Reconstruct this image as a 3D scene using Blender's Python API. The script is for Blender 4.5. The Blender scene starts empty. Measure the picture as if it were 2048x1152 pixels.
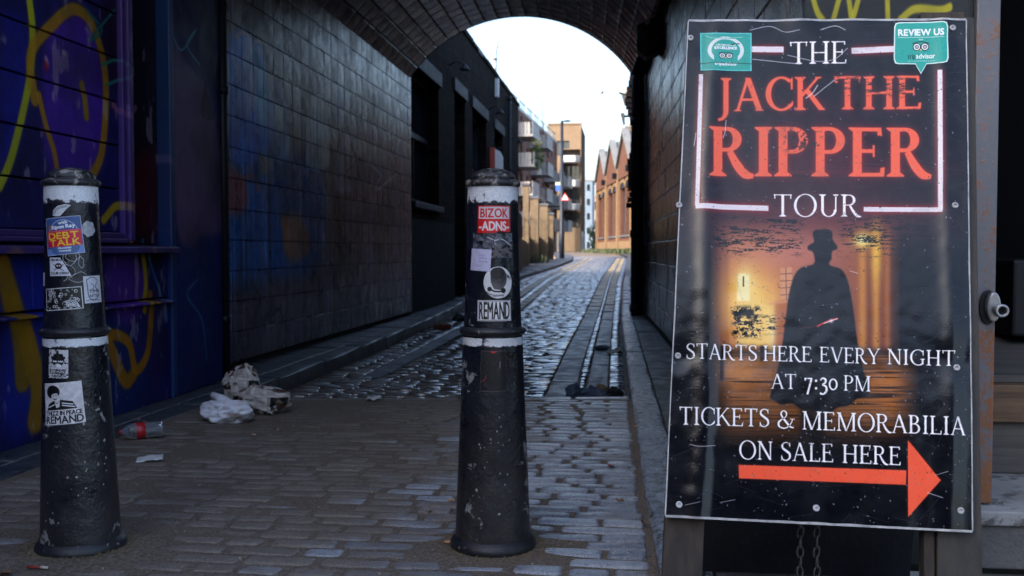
import bpy, bmesh, math, random
import numpy as np
from mathutils import Vector, Matrix, noise as mnoise
random.seed(7); RNG = np.random.default_rng(11)
PI = math.pi
S = bpy.context.scene
COL = S.collection

# ------------------------------------------------------------------ camera, sky, sun, exposure
FP = 2000.0                                   # focal length in pixels of a 2048 wide frame
TH = math.atan(76/FP); PSI = math.atan(226/FP*math.cos(TH))
CAM = np.array([0, 0, .8])
cd = bpy.data.cameras.new('camera'); cam = bpy.data.objects.new('camera', cd); COL.objects.link(cam)
cam.location = CAM; cam.rotation_euler = (PI/2-TH, 0, PSI)
cd.sensor_width = 36; cd.lens = 36*FP/2048; cd.clip_start = .05; cd.clip_end = 2000
cd.dof.use_dof = True; cd.dof.focus_distance = 2.25; cd.dof.aperture_fstop = 7.5
S.camera = cam
SUN_EL, SUN_AZ = math.radians(32), math.atan2(-.75, -.66)      # azimuth measured from +Y towards +X, where the sun stands
w = bpy.data.worlds.new('World'); S.world = w; w.use_nodes = True
nt = w.node_tree; nt.nodes.clear()
sky = nt.nodes.new('ShaderNodeTexSky'); sky.sky_type = 'NISHITA'; sky.sun_disc = False
sky.sun_elevation = SUN_EL; sky.sun_rotation = SUN_AZ; sky.air_density = 1.0; sky.dust_density = 4.0; sky.ozone_density = 2.0
bg = nt.nodes.new('ShaderNodeBackground'); bg.inputs[1].default_value = .15
wo = nt.nodes.new('ShaderNodeOutputWorld'); hs = nt.nodes.new('ShaderNodeHueSaturation'); hs.inputs['Saturation'].default_value = .98; nt.links.new(sky.outputs[0], hs.inputs['Color']); nt.links.new(hs.outputs[0], bg.inputs[0]); nt.links.new(bg.outputs[0], wo.inputs[0])
sl = bpy.data.lights.new('sun', 'SUN'); sl.energy = 2.0; sl.angle = math.radians(.6); sl.color = (1, .9, .76)
so = bpy.data.objects.new('sun', sl); COL.objects.link(so)
sd = Vector((math.sin(SUN_AZ)*math.cos(SUN_EL), math.cos(SUN_AZ)*math.cos(SUN_EL), math.sin(SUN_EL)))
so.rotation_euler = sd.to_track_quat('Z', 'Y').to_euler(); so.location = (-20, -20, 30)
S.view_settings.view_transform = 'Standard'; S.view_settings.look = 'None'
S.view_settings.exposure = 1.95; S.view_settings.gamma = 1.0
S.cycles.use_denoising = True
S.cycles.max_bounces = 8; S.cycles.diffuse_bounces = 5; S.cycles.caustics_reflective = False; S.cycles.caustics_refractive = False

# ------------------------------------------------------------------ measuring helpers (where a sight line meets a real surface)
_F = np.array([-math.sin(PSI)*math.cos(TH), math.cos(PSI)*math.cos(TH), -math.sin(TH)])
_R = np.array([math.cos(PSI), math.sin(PSI), 0]); _U = np.cross(_R, _F)
def pl(px, py, ax, v):
    d = _F+_R*(px-1024)/FP-_U*(py-576)/FP
    return CAM+d*(v-CAM[ax])/d[ax]
def dep(px, py, D): return CAM+(_F+_R*(px-1024)/FP-_U*(py-576)/FP)*D
def pr(p):
    d = np.asarray(p, float)-CAM; k = d@_F
    return (1024+FP*(d@_R)/k, 576-FP*(d@_U)/k, k)

# ------------------------------------------------------------------ object helpers
def tag(o, label=None, cat=None, group=None, kind=None):
    if label: o['label'] = label
    if cat: o['category'] = cat
    if group: o['group'] = group
    if kind: o['kind'] = kind
    return o
def thing(name, label, cat, loc=(0, 0, 0), group=None, rz=0):
    o = bpy.data.objects.new(name, None); COL.objects.link(o); o.location = loc; o.rotation_euler = (0, 0, rz)
    o.empty_display_size = .1
    return tag(o, label, cat, group)
def link(name, me, parent=None, loc=None, world=True):
    o = bpy.data.objects.new(name, me); COL.objects.link(o)
    if parent:
        o.parent = parent
        if loc is None and world:                       # geometry written in world coordinates
            p, off = parent, Vector((0, 0, 0))
            while p: off += p.location; p = p.parent
            o.location = -off
    if loc is not None: o.location = loc
    return o
class MB:
    def __init__(s): s.v = []; s.f = []; s.uv = {}
    def quad(s, a, b, c, d, uv=None):
        n = len(s.v); s.v += [tuple(map(float, p)) for p in (a, b, c, d)]; s.f.append((n, n+1, n+2, n+3))
        if uv: s.uv[len(s.f)-1] = uv
        return s
    def poly(s, pts):
        n = len(s.v); s.v += [tuple(map(float, p)) for p in pts]; s.f.append(tuple(range(n, n+len(pts)))); return s
    def box(s, x0, x1, y0, y1, z0, z1):
        n = len(s.v)
        s.v += [(x, y, z) for z in (z0, z1) for y in (y0, y1) for x in (x0, x1)]
        s.f += [tuple(n+i for i in f) for f in ((0, 2, 3, 1), (4, 5, 7, 6), (0, 1, 5, 4), (2, 6, 7, 3), (0, 4, 6, 2), (1, 3, 7, 5))]
        return s
    def obox(s, O, U, V, W):                            # box from a corner and three edge vectors
        O, U, V, W = (np.asarray(q, float) for q in (O, U, V, W)); n = len(s.v)
        s.v += [tuple(O+a*U+b*V+c*W) for c in (0, 1) for b in (0, 1) for a in (0, 1)]
        s.f += [tuple(n+i for i in f) for f in ((0, 2, 3, 1), (4, 5, 7, 6), (0, 1, 5, 4), (2, 6, 7, 3), (0, 4, 6, 2), (1, 3, 7, 5))]
        return s
    def prism(s, pts, E):                               # polygon swept along the vector E
        pts = [np.asarray(p, float) for p in pts]; E = np.asarray(E, float); n = len(s.v); k = len(pts)
        s.v += [tuple(p) for p in pts]+[tuple(p+E) for p in pts]
        s.f.append(tuple(range(n+k-1, n-1, -1))); s.f.append(tuple(range(n+k, n+2*k)))
        s.f += [(n+i, n+(i+1) % k, n+k+(i+1) % k, n+k+i) for i in range(k)]
        return s
    def tube(s, path, r, seg=10, cap=True):
        path = [Vector(p) for p in path]; rs = r if hasattr(r, '__len__') else [r]*len(path); n0 = len(s.v)
        up = None
        for i, p in enumerate(path):
            t = (path[min(i+1, len(path)-1)]-path[max(i-1, 0)]).normalized()
            if up is None: up = Vector((0, 0, 1)) if abs(t.z) < .9 else Vector((1, 0, 0))
            a = t.cross(up).normalized(); b = a.cross(t).normalized(); up = b
            for k in range(seg):
                q = 2*PI*k/seg; s.v.append(tuple(p+(a*math.cos(q)+b*math.sin(q))*rs[i]))
        for i in range(len(path)-1):
            for k in range(seg):
                a = n0+i*seg+k; b = n0+i*seg+(k+1) % seg; s.f.append((a, b, b+seg, a+seg))
        if cap:
            s.f.append(tuple(n0+k for k in range(seg-1, -1, -1))); m = n0+(len(path)-1)*seg; s.f.append(tuple(m+k for k in range(seg)))
        return s
    def lathe(s, prof, seg=48, c=(0, 0, 0), a0=0, a1=2*PI):
        n0 = len(s.v); full = abs(a1-a0-2*PI) < 1e-6; m = seg if full else seg+1
        for r, z in prof:
            for k in range(m):
                q = a0+(a1-a0)*k/seg; s.v.append((c[0]+r*math.cos(q), c[1]+r*math.sin(q), c[2]+z))
        for i in range(len(prof)-1):
            for k in range(seg):
                a = n0+i*m+k; b = n0+i*m+(k+1) % m; s.f.append((a, b, b+m, a+m))
        return s
    def grid(s, fn, nu, nv, uv=True):
        n0 = len(s.v)
        for j in range(nv+1):
            for i in range(nu+1): s.v.append(tuple(map(float, fn(i/nu, j/nv))))
        for j in range(nv):
            for i in range(nu):
                a = n0+j*(nu+1)+i; s.f.append((a, a+1, a+nu+2, a+nu+1))
                if uv: s.uv[len(s.f)-1] = [(i/nu, j/nv), ((i+1)/nu, j/nv), ((i+1)/nu, (j+1)/nv), (i/nu, (j+1)/nv)]
        return s
    def mesh(s, name, mat, smooth=False):
        me = bpy.data.meshes.new(name); me.from_pydata(s.v, [], s.f)
        if s.uv:
            l = me.uv_layers.new(name='uv').data
            for p in me.polygons:
                u = s.uv.get(p.index)
                if u:
                    for k, li in enumerate(p.loop_indices): l[li].uv = u[k]
        if mat: me.materials.append(mat)
        if smooth: me.polygons.foreach_set('use_smooth', [True]*len(me.polygons))
        me.update(); return me
    def build(s, name, mat, parent=None, smooth=False, bevel=0, kind=None, label=None, loc=None, auto=None):
        o = link(name, s.mesh(name, mat, smooth), parent, loc)
        if bevel:
            m = o.modifiers.new('bevel', 'BEVEL'); m.width = bevel; m.segments = 2; m.limit_method = 'ANGLE'
        return tag(o, label=label, kind=kind)

# ------------------------------------------------------------------ node helpers
class Nt:
    def __init__(s, name):
        s.m = bpy.data.materials.new(name); s.m.use_nodes = True; s.t = s.m.node_tree; s.t.nodes.clear()
        s.out = s.t.nodes.new('ShaderNodeOutputMaterial'); s.b = s.t.nodes.new('ShaderNodeBsdfPrincipled')
        s.t.links.new(s.b.outputs[0], s.out.inputs[0])
    def _in(s, sock, v):
        if isinstance(v, bpy.types.NodeSocket): s.t.links.new(v, sock)
        elif v is not None:
            if isinstance(v, (tuple, list)) and sock.type == 'RGBA' and len(v) == 3: v = (*v, 1)
            sock.default_value = v
    def n(s, typ, ins=None, out=0, **at):
        nd = s.t.nodes.new(typ)
        for k, v in at.items(): setattr(nd, k, v)
        for k, v in (ins or {}).items(): s._in(nd.inputs[k], v)
        return nd.outputs[out]
    def pos(s): return s.n('ShaderNodeNewGeometry')
    def obj(s): return s.n('ShaderNodeTexCoord', out=3)
    def rnd(s): return s.n('ShaderNodeObjectInfo', out='Random')
    def mp(s, vec, sc=(1, 1, 1), loc=(0, 0, 0)): return s.n('ShaderNodeMapping', {'Vector': vec, 'Scale': sc, 'Location': loc})
    def noise(s, scale, detail=5, rough=.6, vec=None, dist=0):
        return s.n('ShaderNodeTexNoise', {'Vector': vec, 'Scale': scale, 'Detail': detail, 'Roughness': rough, 'Distortion': dist})
    def vor(s, scale, vec=None, feature='F1', out=0): return s.n('ShaderNodeTexVoronoi', {'Vector': vec, 'Scale': scale}, out=out, feature=feature)
    def ramp(s, f, stops, interp='LINEAR'):
        nd = s.t.nodes.new('ShaderNodeValToRGB'); s._in(nd.inputs[0], f); e = nd.color_ramp; e.interpolation = interp
        while len(e.elements) < len(stops): e.elements.new(.5)
        for i, (p, c) in enumerate(stops):
            e.elements[i].position = p; c = (c, c, c) if not isinstance(c, tuple) else c; e.elements[i].color = (*c, 1)
        return nd.outputs[0]
    def mix(s, f, a, b, blend='MIX'):
        nd = s.t.nodes.new('ShaderNodeMix'); nd.data_type = 'RGBA'; nd.blend_type = blend
        s._in(nd.inputs[0], f); s._in(nd.inputs[6], a); s._in(nd.inputs[7], b); return nd.outputs[2]
    def math(s, op, a, b=0, clamp=False): return s.n('ShaderNodeMath', {0: a, 1: b}, operation=op, use_clamp=clamp)
    def mr(s, v, a, b, c=0, d=1): return s.n('ShaderNodeMapRange', {'Value': v, 'From Min': a, 'From Max': b, 'To Min': c, 'To Max': d})
    def sep(s, v, k): return s.n('ShaderNodeSeparateXYZ', {0: v}, out=k)
    def comb(s, x, y, z=0): return s.n('ShaderNodeCombineXYZ', {0: x, 1: y, 2: z})
    def bump(s, h, st=.5, dist=.01, nrm=None): return s.n('ShaderNodeBump', {'Height': h, 'Strength': st, 'Distance': dist, 'Normal': nrm})
    def fin(s, base=None, rough=None, nrm=None, metal=None, spec=None, alpha=None, **kw):
        for k, v in (('Base Color', base), ('Roughness', rough), ('Normal', nrm), ('Metallic', metal), ('Specular IOR Level', spec), ('Alpha', alpha)):
            if v is not None: s._in(s.b.inputs[k], v)
        for k, v in kw.items(): s._in(s.b.inputs[k.replace('_', ' ')], v)
        return s.m
def weathered(name, a, b, scale=4, r0=.5, r1=.8, bs=60, bd=.003, bst=.5, stain=None, metal=0):
    t = Nt(name); p = t.pos(); f = t.noise(scale, 8, .65, p); g = t.noise(bs, 6, .6, p)
    c = t.mix(t.ramp(f, [(.3, 0.), (.7, 1.)]), a, b)
    c = t.mix(t.math('MULTIPLY', g, .35), c, tuple(x*.5 for x in a))
    if stain: c = t.mix(t.ramp(t.noise(scale*2.3, 7, .7, p, .4), [(.52, 0.), (.62, 1.)]), c, stain)
    return t.fin(c, t.mr(f, .3, .7, r0, r1), t.bump(g, bst, bd), metal, spec=.3)
def wood(name, a, b, axis=2, r=.7):
    t = Nt(name); sc = [28, 28, 28]; sc[axis] = 1.6
    p = t.mp(t.pos(), tuple(sc)); f = t.noise(1, 8, .7, p, .6)
    g = t.noise(9, 5, .6, t.pos())
    c = t.mix(t.ramp(f, [(.32, 0.), (.62, 1.)]), a, b); c = t.mix(t.math('MULTIPLY', g, .5), c, tuple(q*.4 for q in a))
    return t.fin(c, r, t.bump(f, .6, .004))
def brickmat(name, c1, c2, mortar, ax=1, sc=1, rough=.85, soot=None, sootf=(.4, .7), bump=.6):
    t = Nt(name); p = t.pos(); v = t.comb(t.sep(p, ax), t.sep(p, 2), 0)
    nd = t.t.nodes.new('ShaderNodeTexBrick'); t._in(nd.inputs['Vector'], v)
    t._in(nd.inputs['Color1'], c1); t._in(nd.inputs['Color2'], c2); t._in(nd.inputs['Mortar'], mortar)
    nd.inputs['Scale'].default_value = 1; nd.inputs['Brick Width'].default_value = .225*sc; nd.inputs['Row Height'].default_value = .075*sc
    nd.inputs['Mortar Size'].default_value = .006*sc; nd.inputs['Bias'].default_value = 0
    f = t.noise(2.2, 7, .65, p); c = t.mix(t.math('MULTIPLY', t.noise(25, 5, .6, p), .5), nd.outputs[0], tuple(x*.45 for x in c1))
    if soot: c = t.mix(t.ramp(f, [(sootf[0], 0.), (sootf[1], 1.)]), c, soot)
    return t.fin(c, rough, t.bump(t.math('SUBTRACT', t.math('MULTIPLY', t.noise(80, 4, .6, p), .3), nd.outputs[1]), bump, .006), spec=.04)
def flat(name, c, r=.5, metal=0, **k): return Nt(name).fin(c, r, metal=metal, **k)

# ------------------------------------------------------------------ print: masks drawn from outlines, held in memory
def fill(mask, pts, ss=3):
    P = np.asarray(pts, float); H, W = mask.shape
    x0, x1 = int(max(0, math.floor(P[:, 0].min()))), int(min(W, math.ceil(P[:, 0].max())+1))
    y0, y1 = int(max(0, math.floor(P[:, 1].min()))), int(min(H, math.ceil(P[:, 1].max())+1))
    if x1 <= x0 or y1 <= y0: return
    xs = x0+(np.arange((x1-x0)*ss)+.5)/ss; ys = y0+(np.arange((y1-y0)*ss)+.5)/ss
    ins = np.zeros((len(ys), len(xs)), bool)
    for (ax, ay), (bx, by) in zip(P, np.roll(P, -1, 0)):
        if ay == by: continue
        rows = (ys > min(ay, by)) & (ys <= max(ay, by))
        if not rows.any(): continue
        xc = ax+(ys[rows]-ay)*(bx-ax)/(by-ay); ins[rows] ^= xs[None, :] > xc[:, None]
    cov = ins.reshape(y1-y0, ss, x1-x0, ss).mean((1, 3))
    mask[y0:y1, x0:x1] = np.minimum(1, mask[y0:y1, x0:x1]+cov)
def line(mask, pts, r, soft=1.0):
    H, W = mask.shape; rs = r if hasattr(r, '__len__') else [r]*len(pts)
    for i in range(len(pts)-1):
        (ax, ay), (bx, by) = pts[i], pts[i+1]; R = max(rs[i], rs[i+1])+soft+1
        x0, x1 = int(max(0, min(ax, bx)-R)), int(min(W, max(ax, bx)+R+1)); y0, y1 = int(max(0, min(ay, by)-R)), int(min(H, max(ay, by)+R+1))
        if x1 <= x0 or y1 <= y0: continue
        X, Y = np.meshgrid(np.arange(x0, x1)+.5, np.arange(y0, y1)+.5)
        dx, dy = bx-ax, by-ay; L = dx*dx+dy*dy+1e-9; t = np.clip(((X-ax)*dx+(Y-ay)*dy)/L, 0, 1)
        d = np.hypot(X-ax-t*dx, Y-ay-t*dy); rr = rs[i]+(rs[i+1]-rs[i])*t
        mask[y0:y1, x0:x1] = np.maximum(mask[y0:y1, x0:x1], np.clip((rr-d)/soft+.5, 0, 1))
def smooth(pts, n=8):                                   # Catmull-Rom
    P = [np.asarray(p, float) for p in pts]; P = [2*P[0]-P[1]]+P+[2*P[-1]-P[-2]]; o = []
    for i in range(1, len(P)-2):
        for k in range(n):
            t = k/n; o.append(tuple(.5*((2*P[i])+(P[i+1]-P[i-1])*t+(2*P[i-1]-5*P[i]+4*P[i+1]-P[i+2])*t*t+(3*P[i]-P[i-1]-3*P[i+1]+P[i+2])*t**3)))
    return o+[tuple(P[-2])]
def blur(a, s):
    r = int(3*s)+1; k = np.exp(-.5*(np.arange(-r, r+1)/s)**2); k /= k.sum()
    p = np.pad(a, ((r, r), (0, 0)), 'edge'); a = sum(k[i]*p[i:i+a.shape[0]] for i in range(2*r+1))
    p = np.pad(a, ((0, 0), (r, r)), 'edge'); return sum(k[i]*p[:, i:i+a.shape[1]] for i in range(2*r+1))
def vnoise(H, W, cy, cx, oct=4, gain=.55):
    out = np.zeros((H, W)); amp = 1; tot = 0
    for o in range(oct):
        gy, gx = H/cy*2**o, W/cx*2**o; ny, nx = int(gy)+3, int(gx)+3; g = RNG.random((ny, nx))
        y = np.linspace(0, gy, H); x = np.linspace(0, gx, W); yi, xi = y.astype(int), x.astype(int)
        fy = (y-yi)[:, None]; fx = (x-xi)[None]; fy = fy*fy*(3-2*fy); fx = fx*fx*(3-2*fx)
        a = g[np.ix_(yi, xi)]; b = g[np.ix_(yi, xi+1)]; c = g[np.ix_(yi+1, xi)]; d = g[np.ix_(yi+1, xi+1)]
        out += amp*((a*(1-fx)+b*fx)*(1-fy)+(c*(1-fx)+d*fx)*fy); tot += amp; amp *= gain
    return out/tot
def image(name, rgb, alpha=None):
    H, W = rgb.shape[:2]; im = bpy.data.images.new(name, W, H, alpha=True)
    a = np.ones((H, W, 4), np.float32); a[..., :3] = np.clip(rgb, 0, 1)
    if alpha is not None: a[..., 3] = alpha
    im.pixels.foreach_set(a[::-1].ravel()); im.pack(); im.alpha_mode = 'CHANNEL_PACKED'; return im
def c8(*c): return np.array(c)/255.
class Cv:
    def __init__(s, w, h, bg=(255, 255, 255), k=1.0):
        s.w, s.h, s.k = w, h, k; s.a = np.ones((int(h*k), int(w*k), 3))*c8(*bg); s.al = np.ones(s.a.shape[:2])
    def mask(s): return np.zeros(s.a.shape[:2])
    def paint(s, m, c, op=1.0): m = (m*op)[..., None]; s.a = s.a*(1-m)+c8(*c)*m
    def poly(s, pts, c, op=1.0): m = s.mask(); fill(m, np.asarray(pts, float)*s.k); s.paint(m, c, op); return m
    def rect(s, x0, y0, x1, y1, c, op=1.0): return s.poly([(x0, y0), (x1, y0), (x1, y1), (x0, y1)], c, op)
    def ell(s, x, y, rx, ry, c, op=1.0): return s.poly([(x+rx*math.cos(t), y+ry*math.sin(t)) for t in np.linspace(0, 2*PI, 40)[:-1]], c, op)
    def ln(s, pts, r, c, op=1.0, sm=True, soft=1.2):
        m = s.mask(); P = smooth(pts) if sm and len(pts) > 2 else pts; line(m, [(x*s.k, y*s.k) for x, y in P], r*s.k, soft); s.paint(m, c, op); return m
    def text(s, t, x0, x1, yt, yb, c, bold=0, slope=0, op=1.0, mask=None):   # sans lettering squeezed between x0..x1, cap top yt, baseline yb
        m = s.mask() if mask is None else mask; tw = sum(GL[ch][1] for ch in t)*1.0; x = 0
        for ch in t:
            tris, adv = GL[ch]
            for T in tris:
                P = [((x0+(x+u)/tw*(x1-x0))*s.k, (yb-v*(yb-yt)+slope*((x+u)/tw*(x1-x0)))*s.k) for u, v in T]
                fill(m, P, 3)
                if bold: line(m, P+P[:1], bold*s.k, 1)
            x += adv
        if mask is None: s.paint(m, c, op)
        return m
def glyph_table(chars):                                 # outlines of the built-in sans font
    obs = {}; out = {}
    for ch in chars:
        cu = bpy.data.curves.new('glyph', 'FONT'); cu.body = ch; cu.resolution_u = 3; o = bpy.data.objects.new('glyph', cu); COL.objects.link(o); obs[ch] = o
    dg = bpy.context.evaluated_depsgraph_get(); raw = {}
    for ch, o in obs.items():
        e = o.evaluated_get(dg); me = e.to_mesh(); V = np.array([v.co[:2] for v in me.vertices]) if len(me.vertices) else np.zeros((0, 2))
        me.calc_loop_triangles(); raw[ch] = (V, [tuple(t.vertices) for t in me.loop_triangles]); e.to_mesh_clear()
    hh = raw['H'][0][:, 1].max()
    for ch, (V, T) in raw.items():
        if len(V) == 0: out[ch] = ([], .38); continue
        V = V/hh; mn = V[:, 0].min(); V[:, 0] -= mn-.07; out[ch] = ([[tuple(V[i]) for i in t] for t in T], V[:, 0].max()+.07)
    for o in obs.values(): cu = o.data; bpy.data.objects.remove(o); bpy.data.curves.remove(cu)
    return out
GL = glyph_table("ABCDEFGHIKLMNOPRSTUVWXYZabcdefghiklmnoprstuvwxy@-.0137 ")

# serif capitals, drawn as outlines in units of the cap height
def serif(ch, T=.125, t=.05):
    P = []; sl, sh = .085, .035
    def stem(x, w=T, y0=0, y1=1, s0=1, s1=1):
        P.append([(x-w/2, y0), (x+w/2, y0), (x+w/2, y1), (x-w/2, y1)])
        for on, y, d in ((s0, y0, 1), (s1, y1, -1)):
            if on: P.append([(x-w/2-sl, y), (x+w/2+sl, y), (x+w/2+sl, y+d*sh*.7), (x+w/2+.012, y+d*sh*2.3), (x-w/2-.012, y+d*sh*2.3), (x-w/2-sl, y+d*sh*.7)])
    def dg(x0, y0, x1, y1, w): P.append([(x0-w/2, y0), (x0+w/2, y0), (x1+w/2, y1), (x1-w/2, y1)])
    def foot(x, y, d, w=.1): P.append([(x-w-sl*.6, y), (x+w+sl*.6, y), (x+w+sl*.6, y+d*sh*.7), (x, y+d*sh*1.8), (x-w-sl*.6, y+d*sh*.7)])
    def ring(cx, cy, rx, ry, tx, ty, a0=0, a1=360):
        q = np.radians(np.linspace(a0, a1, 40)); o = [(cx+rx*math.cos(a), cy+ry*math.sin(a)) for a in q]
        i = [(cx+(rx-tx)*math.cos(a), cy+(ry-ty)*math.sin(a)) for a in q[::-1]]; P.append(o+i)
    def bar(x0, x1, y, h=t): P.append([(x0, y-h/2), (x1, y-h/2), (x1, y+h/2), (x0, y+h/2)])
    def tick(x, y, d, l=.13, w=t): P.append([(x-w*.2, y), (x+w*.9, y), (x+w*1.1, y+d*l), (x-w*.0, y+d*l*.95)])
    def path(pts, ws):
        S_ = smooth(pts, 6); W_ = np.interp(np.linspace(0, 1, len(S_)), np.linspace(0, 1, len(ws)), ws); S_ = np.array(S_)
        d = np.gradient(S_, axis=0); n = np.stack([-d[:, 1], d[:, 0]], 1)/(np.hypot(d[:, 0], d[:, 1])[:, None]+1e-9)*(W_[:, None]/2)
        P.append([tuple(p) for p in S_+n]+[tuple(p) for p in (S_-n)[::-1]])
    w = .8
    if ch == 'T': stem(.4, s1=0); bar(.03, .77, 1-t/2); tick(.05, 1, -1, .2); P.append([(.75, 1), (.71, 1), (.70, .8), (.745, .8)]); w = .82
    elif ch == 'H': stem(.17); stem(.73); bar(.2, .7, .5); w = .92
    elif ch == 'E': stem(.17); bar(.17, .6, 1-t/2); bar(.17, .64, t/2); bar(.17, .5, .52); tick(.57, 1, -1, .17); tick(.62, 0, 1, .19); P.append([(.47, .4), (.51, .4), (.51, .64), (.47, .64)]); w = .74
    elif ch == 'L': stem(.17); bar(.17, .6, t/2); tick(.6, 0, 1, .22); w = .70
    elif ch == 'J': stem(.2, s0=0, y0=.05); path([(.2, .1), (.19, -.08), (.1, -.22), (-.03, -.27)], [T, T*.9, T*.6, T*.5]); w = .42
    elif ch == 'I': stem(.19); w = .40
    elif ch == 'A': dg(.12, 0, .42, 1, t*1.2); dg(.76, 0, .42, 1.0, T*1.05); bar(.24, .62, .34); foot(.12, 0, 1, .06); foot(.76, 0, 1, .07); w = .9
    elif ch in 'CG':
        ring(.5, .5, .46, .52, T, t, 48, 318); P.append([(.78, .62), (.83, .62), (.83, .98), (.795, .98), (.76, .9)])
        if ch == 'C': P.append([(.80, .13), (.84, .17), (.84, .28), (.81, .27), (.76, .16)]); w = .88
        else: stem(.77, y0=.08, y1=.42, s0=0); path([(.8, .1), (.66, .02), (.5, 0)], [t, t, t]); w = .96
    elif ch == 'K': stem(.17); dg(.22, .42, .7, 1, t*1.3); dg(.80, 0, .36, .6, T*1.1); foot(.7, 1, -1, .05); foot(.80, 0, 1, .05); w = .9
    elif ch == 'R': stem(.17); ring(.36, .75, .27, .25, T, t, -90, 90); bar(.17, .38, 1-t/2); bar(.17, .38, .5+t/2); path([(.4, .5), (.55, .22), (.7, .04), (.86, .0)], [T*.7, T, T, t*1.2]); w = .86
    elif ch == 'P': stem(.17); ring(.36, .73, .29, .27, T, t, -90, 90); bar(.17, .38, 1-t/2); bar(.17, .38, .46+t/2); w = .72
    elif ch == 'B': stem(.17); ring(.34, .76, .25, .24, T, t, -90, 90); ring(.37, .27, .29, .27, T, t, -90, 90); bar(.17, .38, 1-t/2); bar(.17, .38, .52); bar(.17, .38, t/2); w = .76
    elif ch == 'O': ring(.5, .5, .47, .53, T, t); w = 1.0
    elif ch == 'U': stem(.2, s0=0, y0=.3); stem(.74, w=t*1.2, s0=0, y0=.3); ring(.457, .32, .32, .34, T, t, 180, 360); w = .92
    elif ch == 'S': path([(.56, .78), (.5, .93), (.32, .98), (.16, .88), (.15, .70), (.35, .53), (.53, .38), (.55, .16), (.38, .02), (.18, .05), (.1, .24)], [t, t*1.2, t, T*.8, T, T*1.1, T*1.1, T*.9, t, t*1.3, t]); P.append([(.54, .72), (.575, .72), (.575, 1), (.545, 1)]); P.append([(.075, 0), (.105, 0), (.125, .28), (.085, .28)]); w = .68
    elif ch == 'V': dg(.14, 1, .47, 0, T*1.05); dg(.8, 1, .47, 0, t*1.2); foot(.14, 1, -1, .07); foot(.8, 1, -1, .06); w = .92
    elif ch == 'Y': stem(.45, y1=.45, s1=0); dg(.12, 1, .45, .42, T*1.05); dg(.78, 1, .45, .42, t*1.2); foot(.12, 1, -1, .06); foot(.78, 1, -1, .06); w = .88
    elif ch == 'N': stem(.17, w=t*1.2); stem(.76, w=t*1.2, s0=0); dg(.17, 1, .76, 0, T*1.15); w = .94
    elif ch == 'M': stem(.15, w=t*1.2); stem(.94, w=T); dg(.17, 1, .54, 0, T); dg(.92, 1, .54, 0, t*1.1); w = 1.12
    elif ch == '&': path([(.86, .52), (.78, .3), (.58, .06), (.34, 0), (.12, .12), (.12, .34), (.32, .52), (.5, .66), (.52, .86), (.38, .97), (.24, .86), (.28, .66), (.5, .36), (.72, .1), (.92, .03)], [t, t, t*1.2, t*1.4, T*.9, T*.9, t, t, T*.7, t, T*.7, T*.8, T, T*.9, t]); P.append([(.72, .5), (.98, .5), (.98, .54), (.72, .54)]); w = 1.0
    elif ch == '7': P.append([(.05, .62), (.55, .62), (.55, .7), (.05, .7)]); dg(.24, -.28, .5, .65, T*.9); tick(.06, .66, -1, .13); w = .6
    elif ch == '3': path([(.1, .56), (.26, .69), (.44, .6), (.42, .42), (.24, .3), (.46, .2), (.5, -.05), (.3, -.25), (.08, -.2)], [t, t*1.4, T, T*.8, t, T*.9, T, t*1.4, T*.8]); w = .6
    elif ch == '0': ring(.33, .33, .29, .35, T*.8, t*1.2); w = .66
    elif ch == ':': P += [[(.12, .02), (.26, .02), (.26, .16), (.12, .16)], [(.12, .46), (.26, .46), (.26, .6), (.12, .6)]]; w = .36
    elif ch == ' ': w = .34
    return P, w
def serif_text(m, k, t, xl, yl, xr, yr, h, T=.125, tt=.05, org=(0, 0)):        # baseline from (xl,yl) to (xr,yr), cap height h
    gs = [serif(c, T, tt) for c in t]; W = sum(g[1] for g in gs); x = 0; sl = (yr-yl)/(xr-xl)
    for P, wd in gs:
        for p in P:
            fill(m, [((xl+(x+u)/W*(xr-xl)-org[0])*k, (yl+(x+u)/W*(xr-xl)*sl-v*h-org[1])*k) for u, v in p])
        x += wd

# ================================================================== SETTING
XS, XW = -2.45, -2.6                                    # shopfront plane, tiled wall plane
def zr(y): return float(np.interp(y, [0, 14, 45, 80, 400], [-.1, -.1, .42, .6, .6]))      # road height
LK = ([0, 5.2, 9, 12, 16, 20, 25, 31.6, 40, 50, 60, 90, 120, 140], [-2.13, -2.146, -2.19, -2.29, -2.5, -2.62, -2.55, -2.25, -2.1, -2.6, -3.6, -7.5, -11.5, -14])
RK = ([0, 2.666, 3.2, 5.5, 11.5, 21, 40, 60, 90, 120, 140], [.10, .083, .067, .035, -.036, -.03, .12, .05, -3.2, -6, -8])
def lk(y): return float(np.interp(y, *LK))
def rk(y): return float(np.interp(y, *RK))
def rwx(y): return float(np.interp(y, [2.6, 8.5, 14.6], [.56, .359, .148]))

# pieces: a pillow-edged block from a footprint
def block(mb, q, z0, z1, ch=.008, jit=.002, rnd=random):
    q = [np.array(p, float)[:2] for p in q]; c = sum(q)/len(q); n0 = len(mb.v); k = len(q)
    t = [p+(c-p)/(np.linalg.norm(c-p)+1e-9)*ch*1.5 for p in q]
    zz = [z1+rnd.uniform(-jit, jit) for _ in q]
    mb.v += [(p[0], p[1], z0) for p in q]+[(p[0], p[1], z-ch) for p, z in zip(q, zz)]+[(p[0], p[1], z) for p, z in zip(t, zz)]+[(c[0], c[1], sum(zz)/k+jit*.7)]
    for i in range(k):
        j = (i+1) % k
        mb.f += [(n0+i, n0+j, n0+k+j, n0+k+i), (n0+k+i, n0+k+j, n0+2*k+j, n0+2*k+i), (n0+2*k+i, n0+2*k+j, n0+3*k)]

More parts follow.
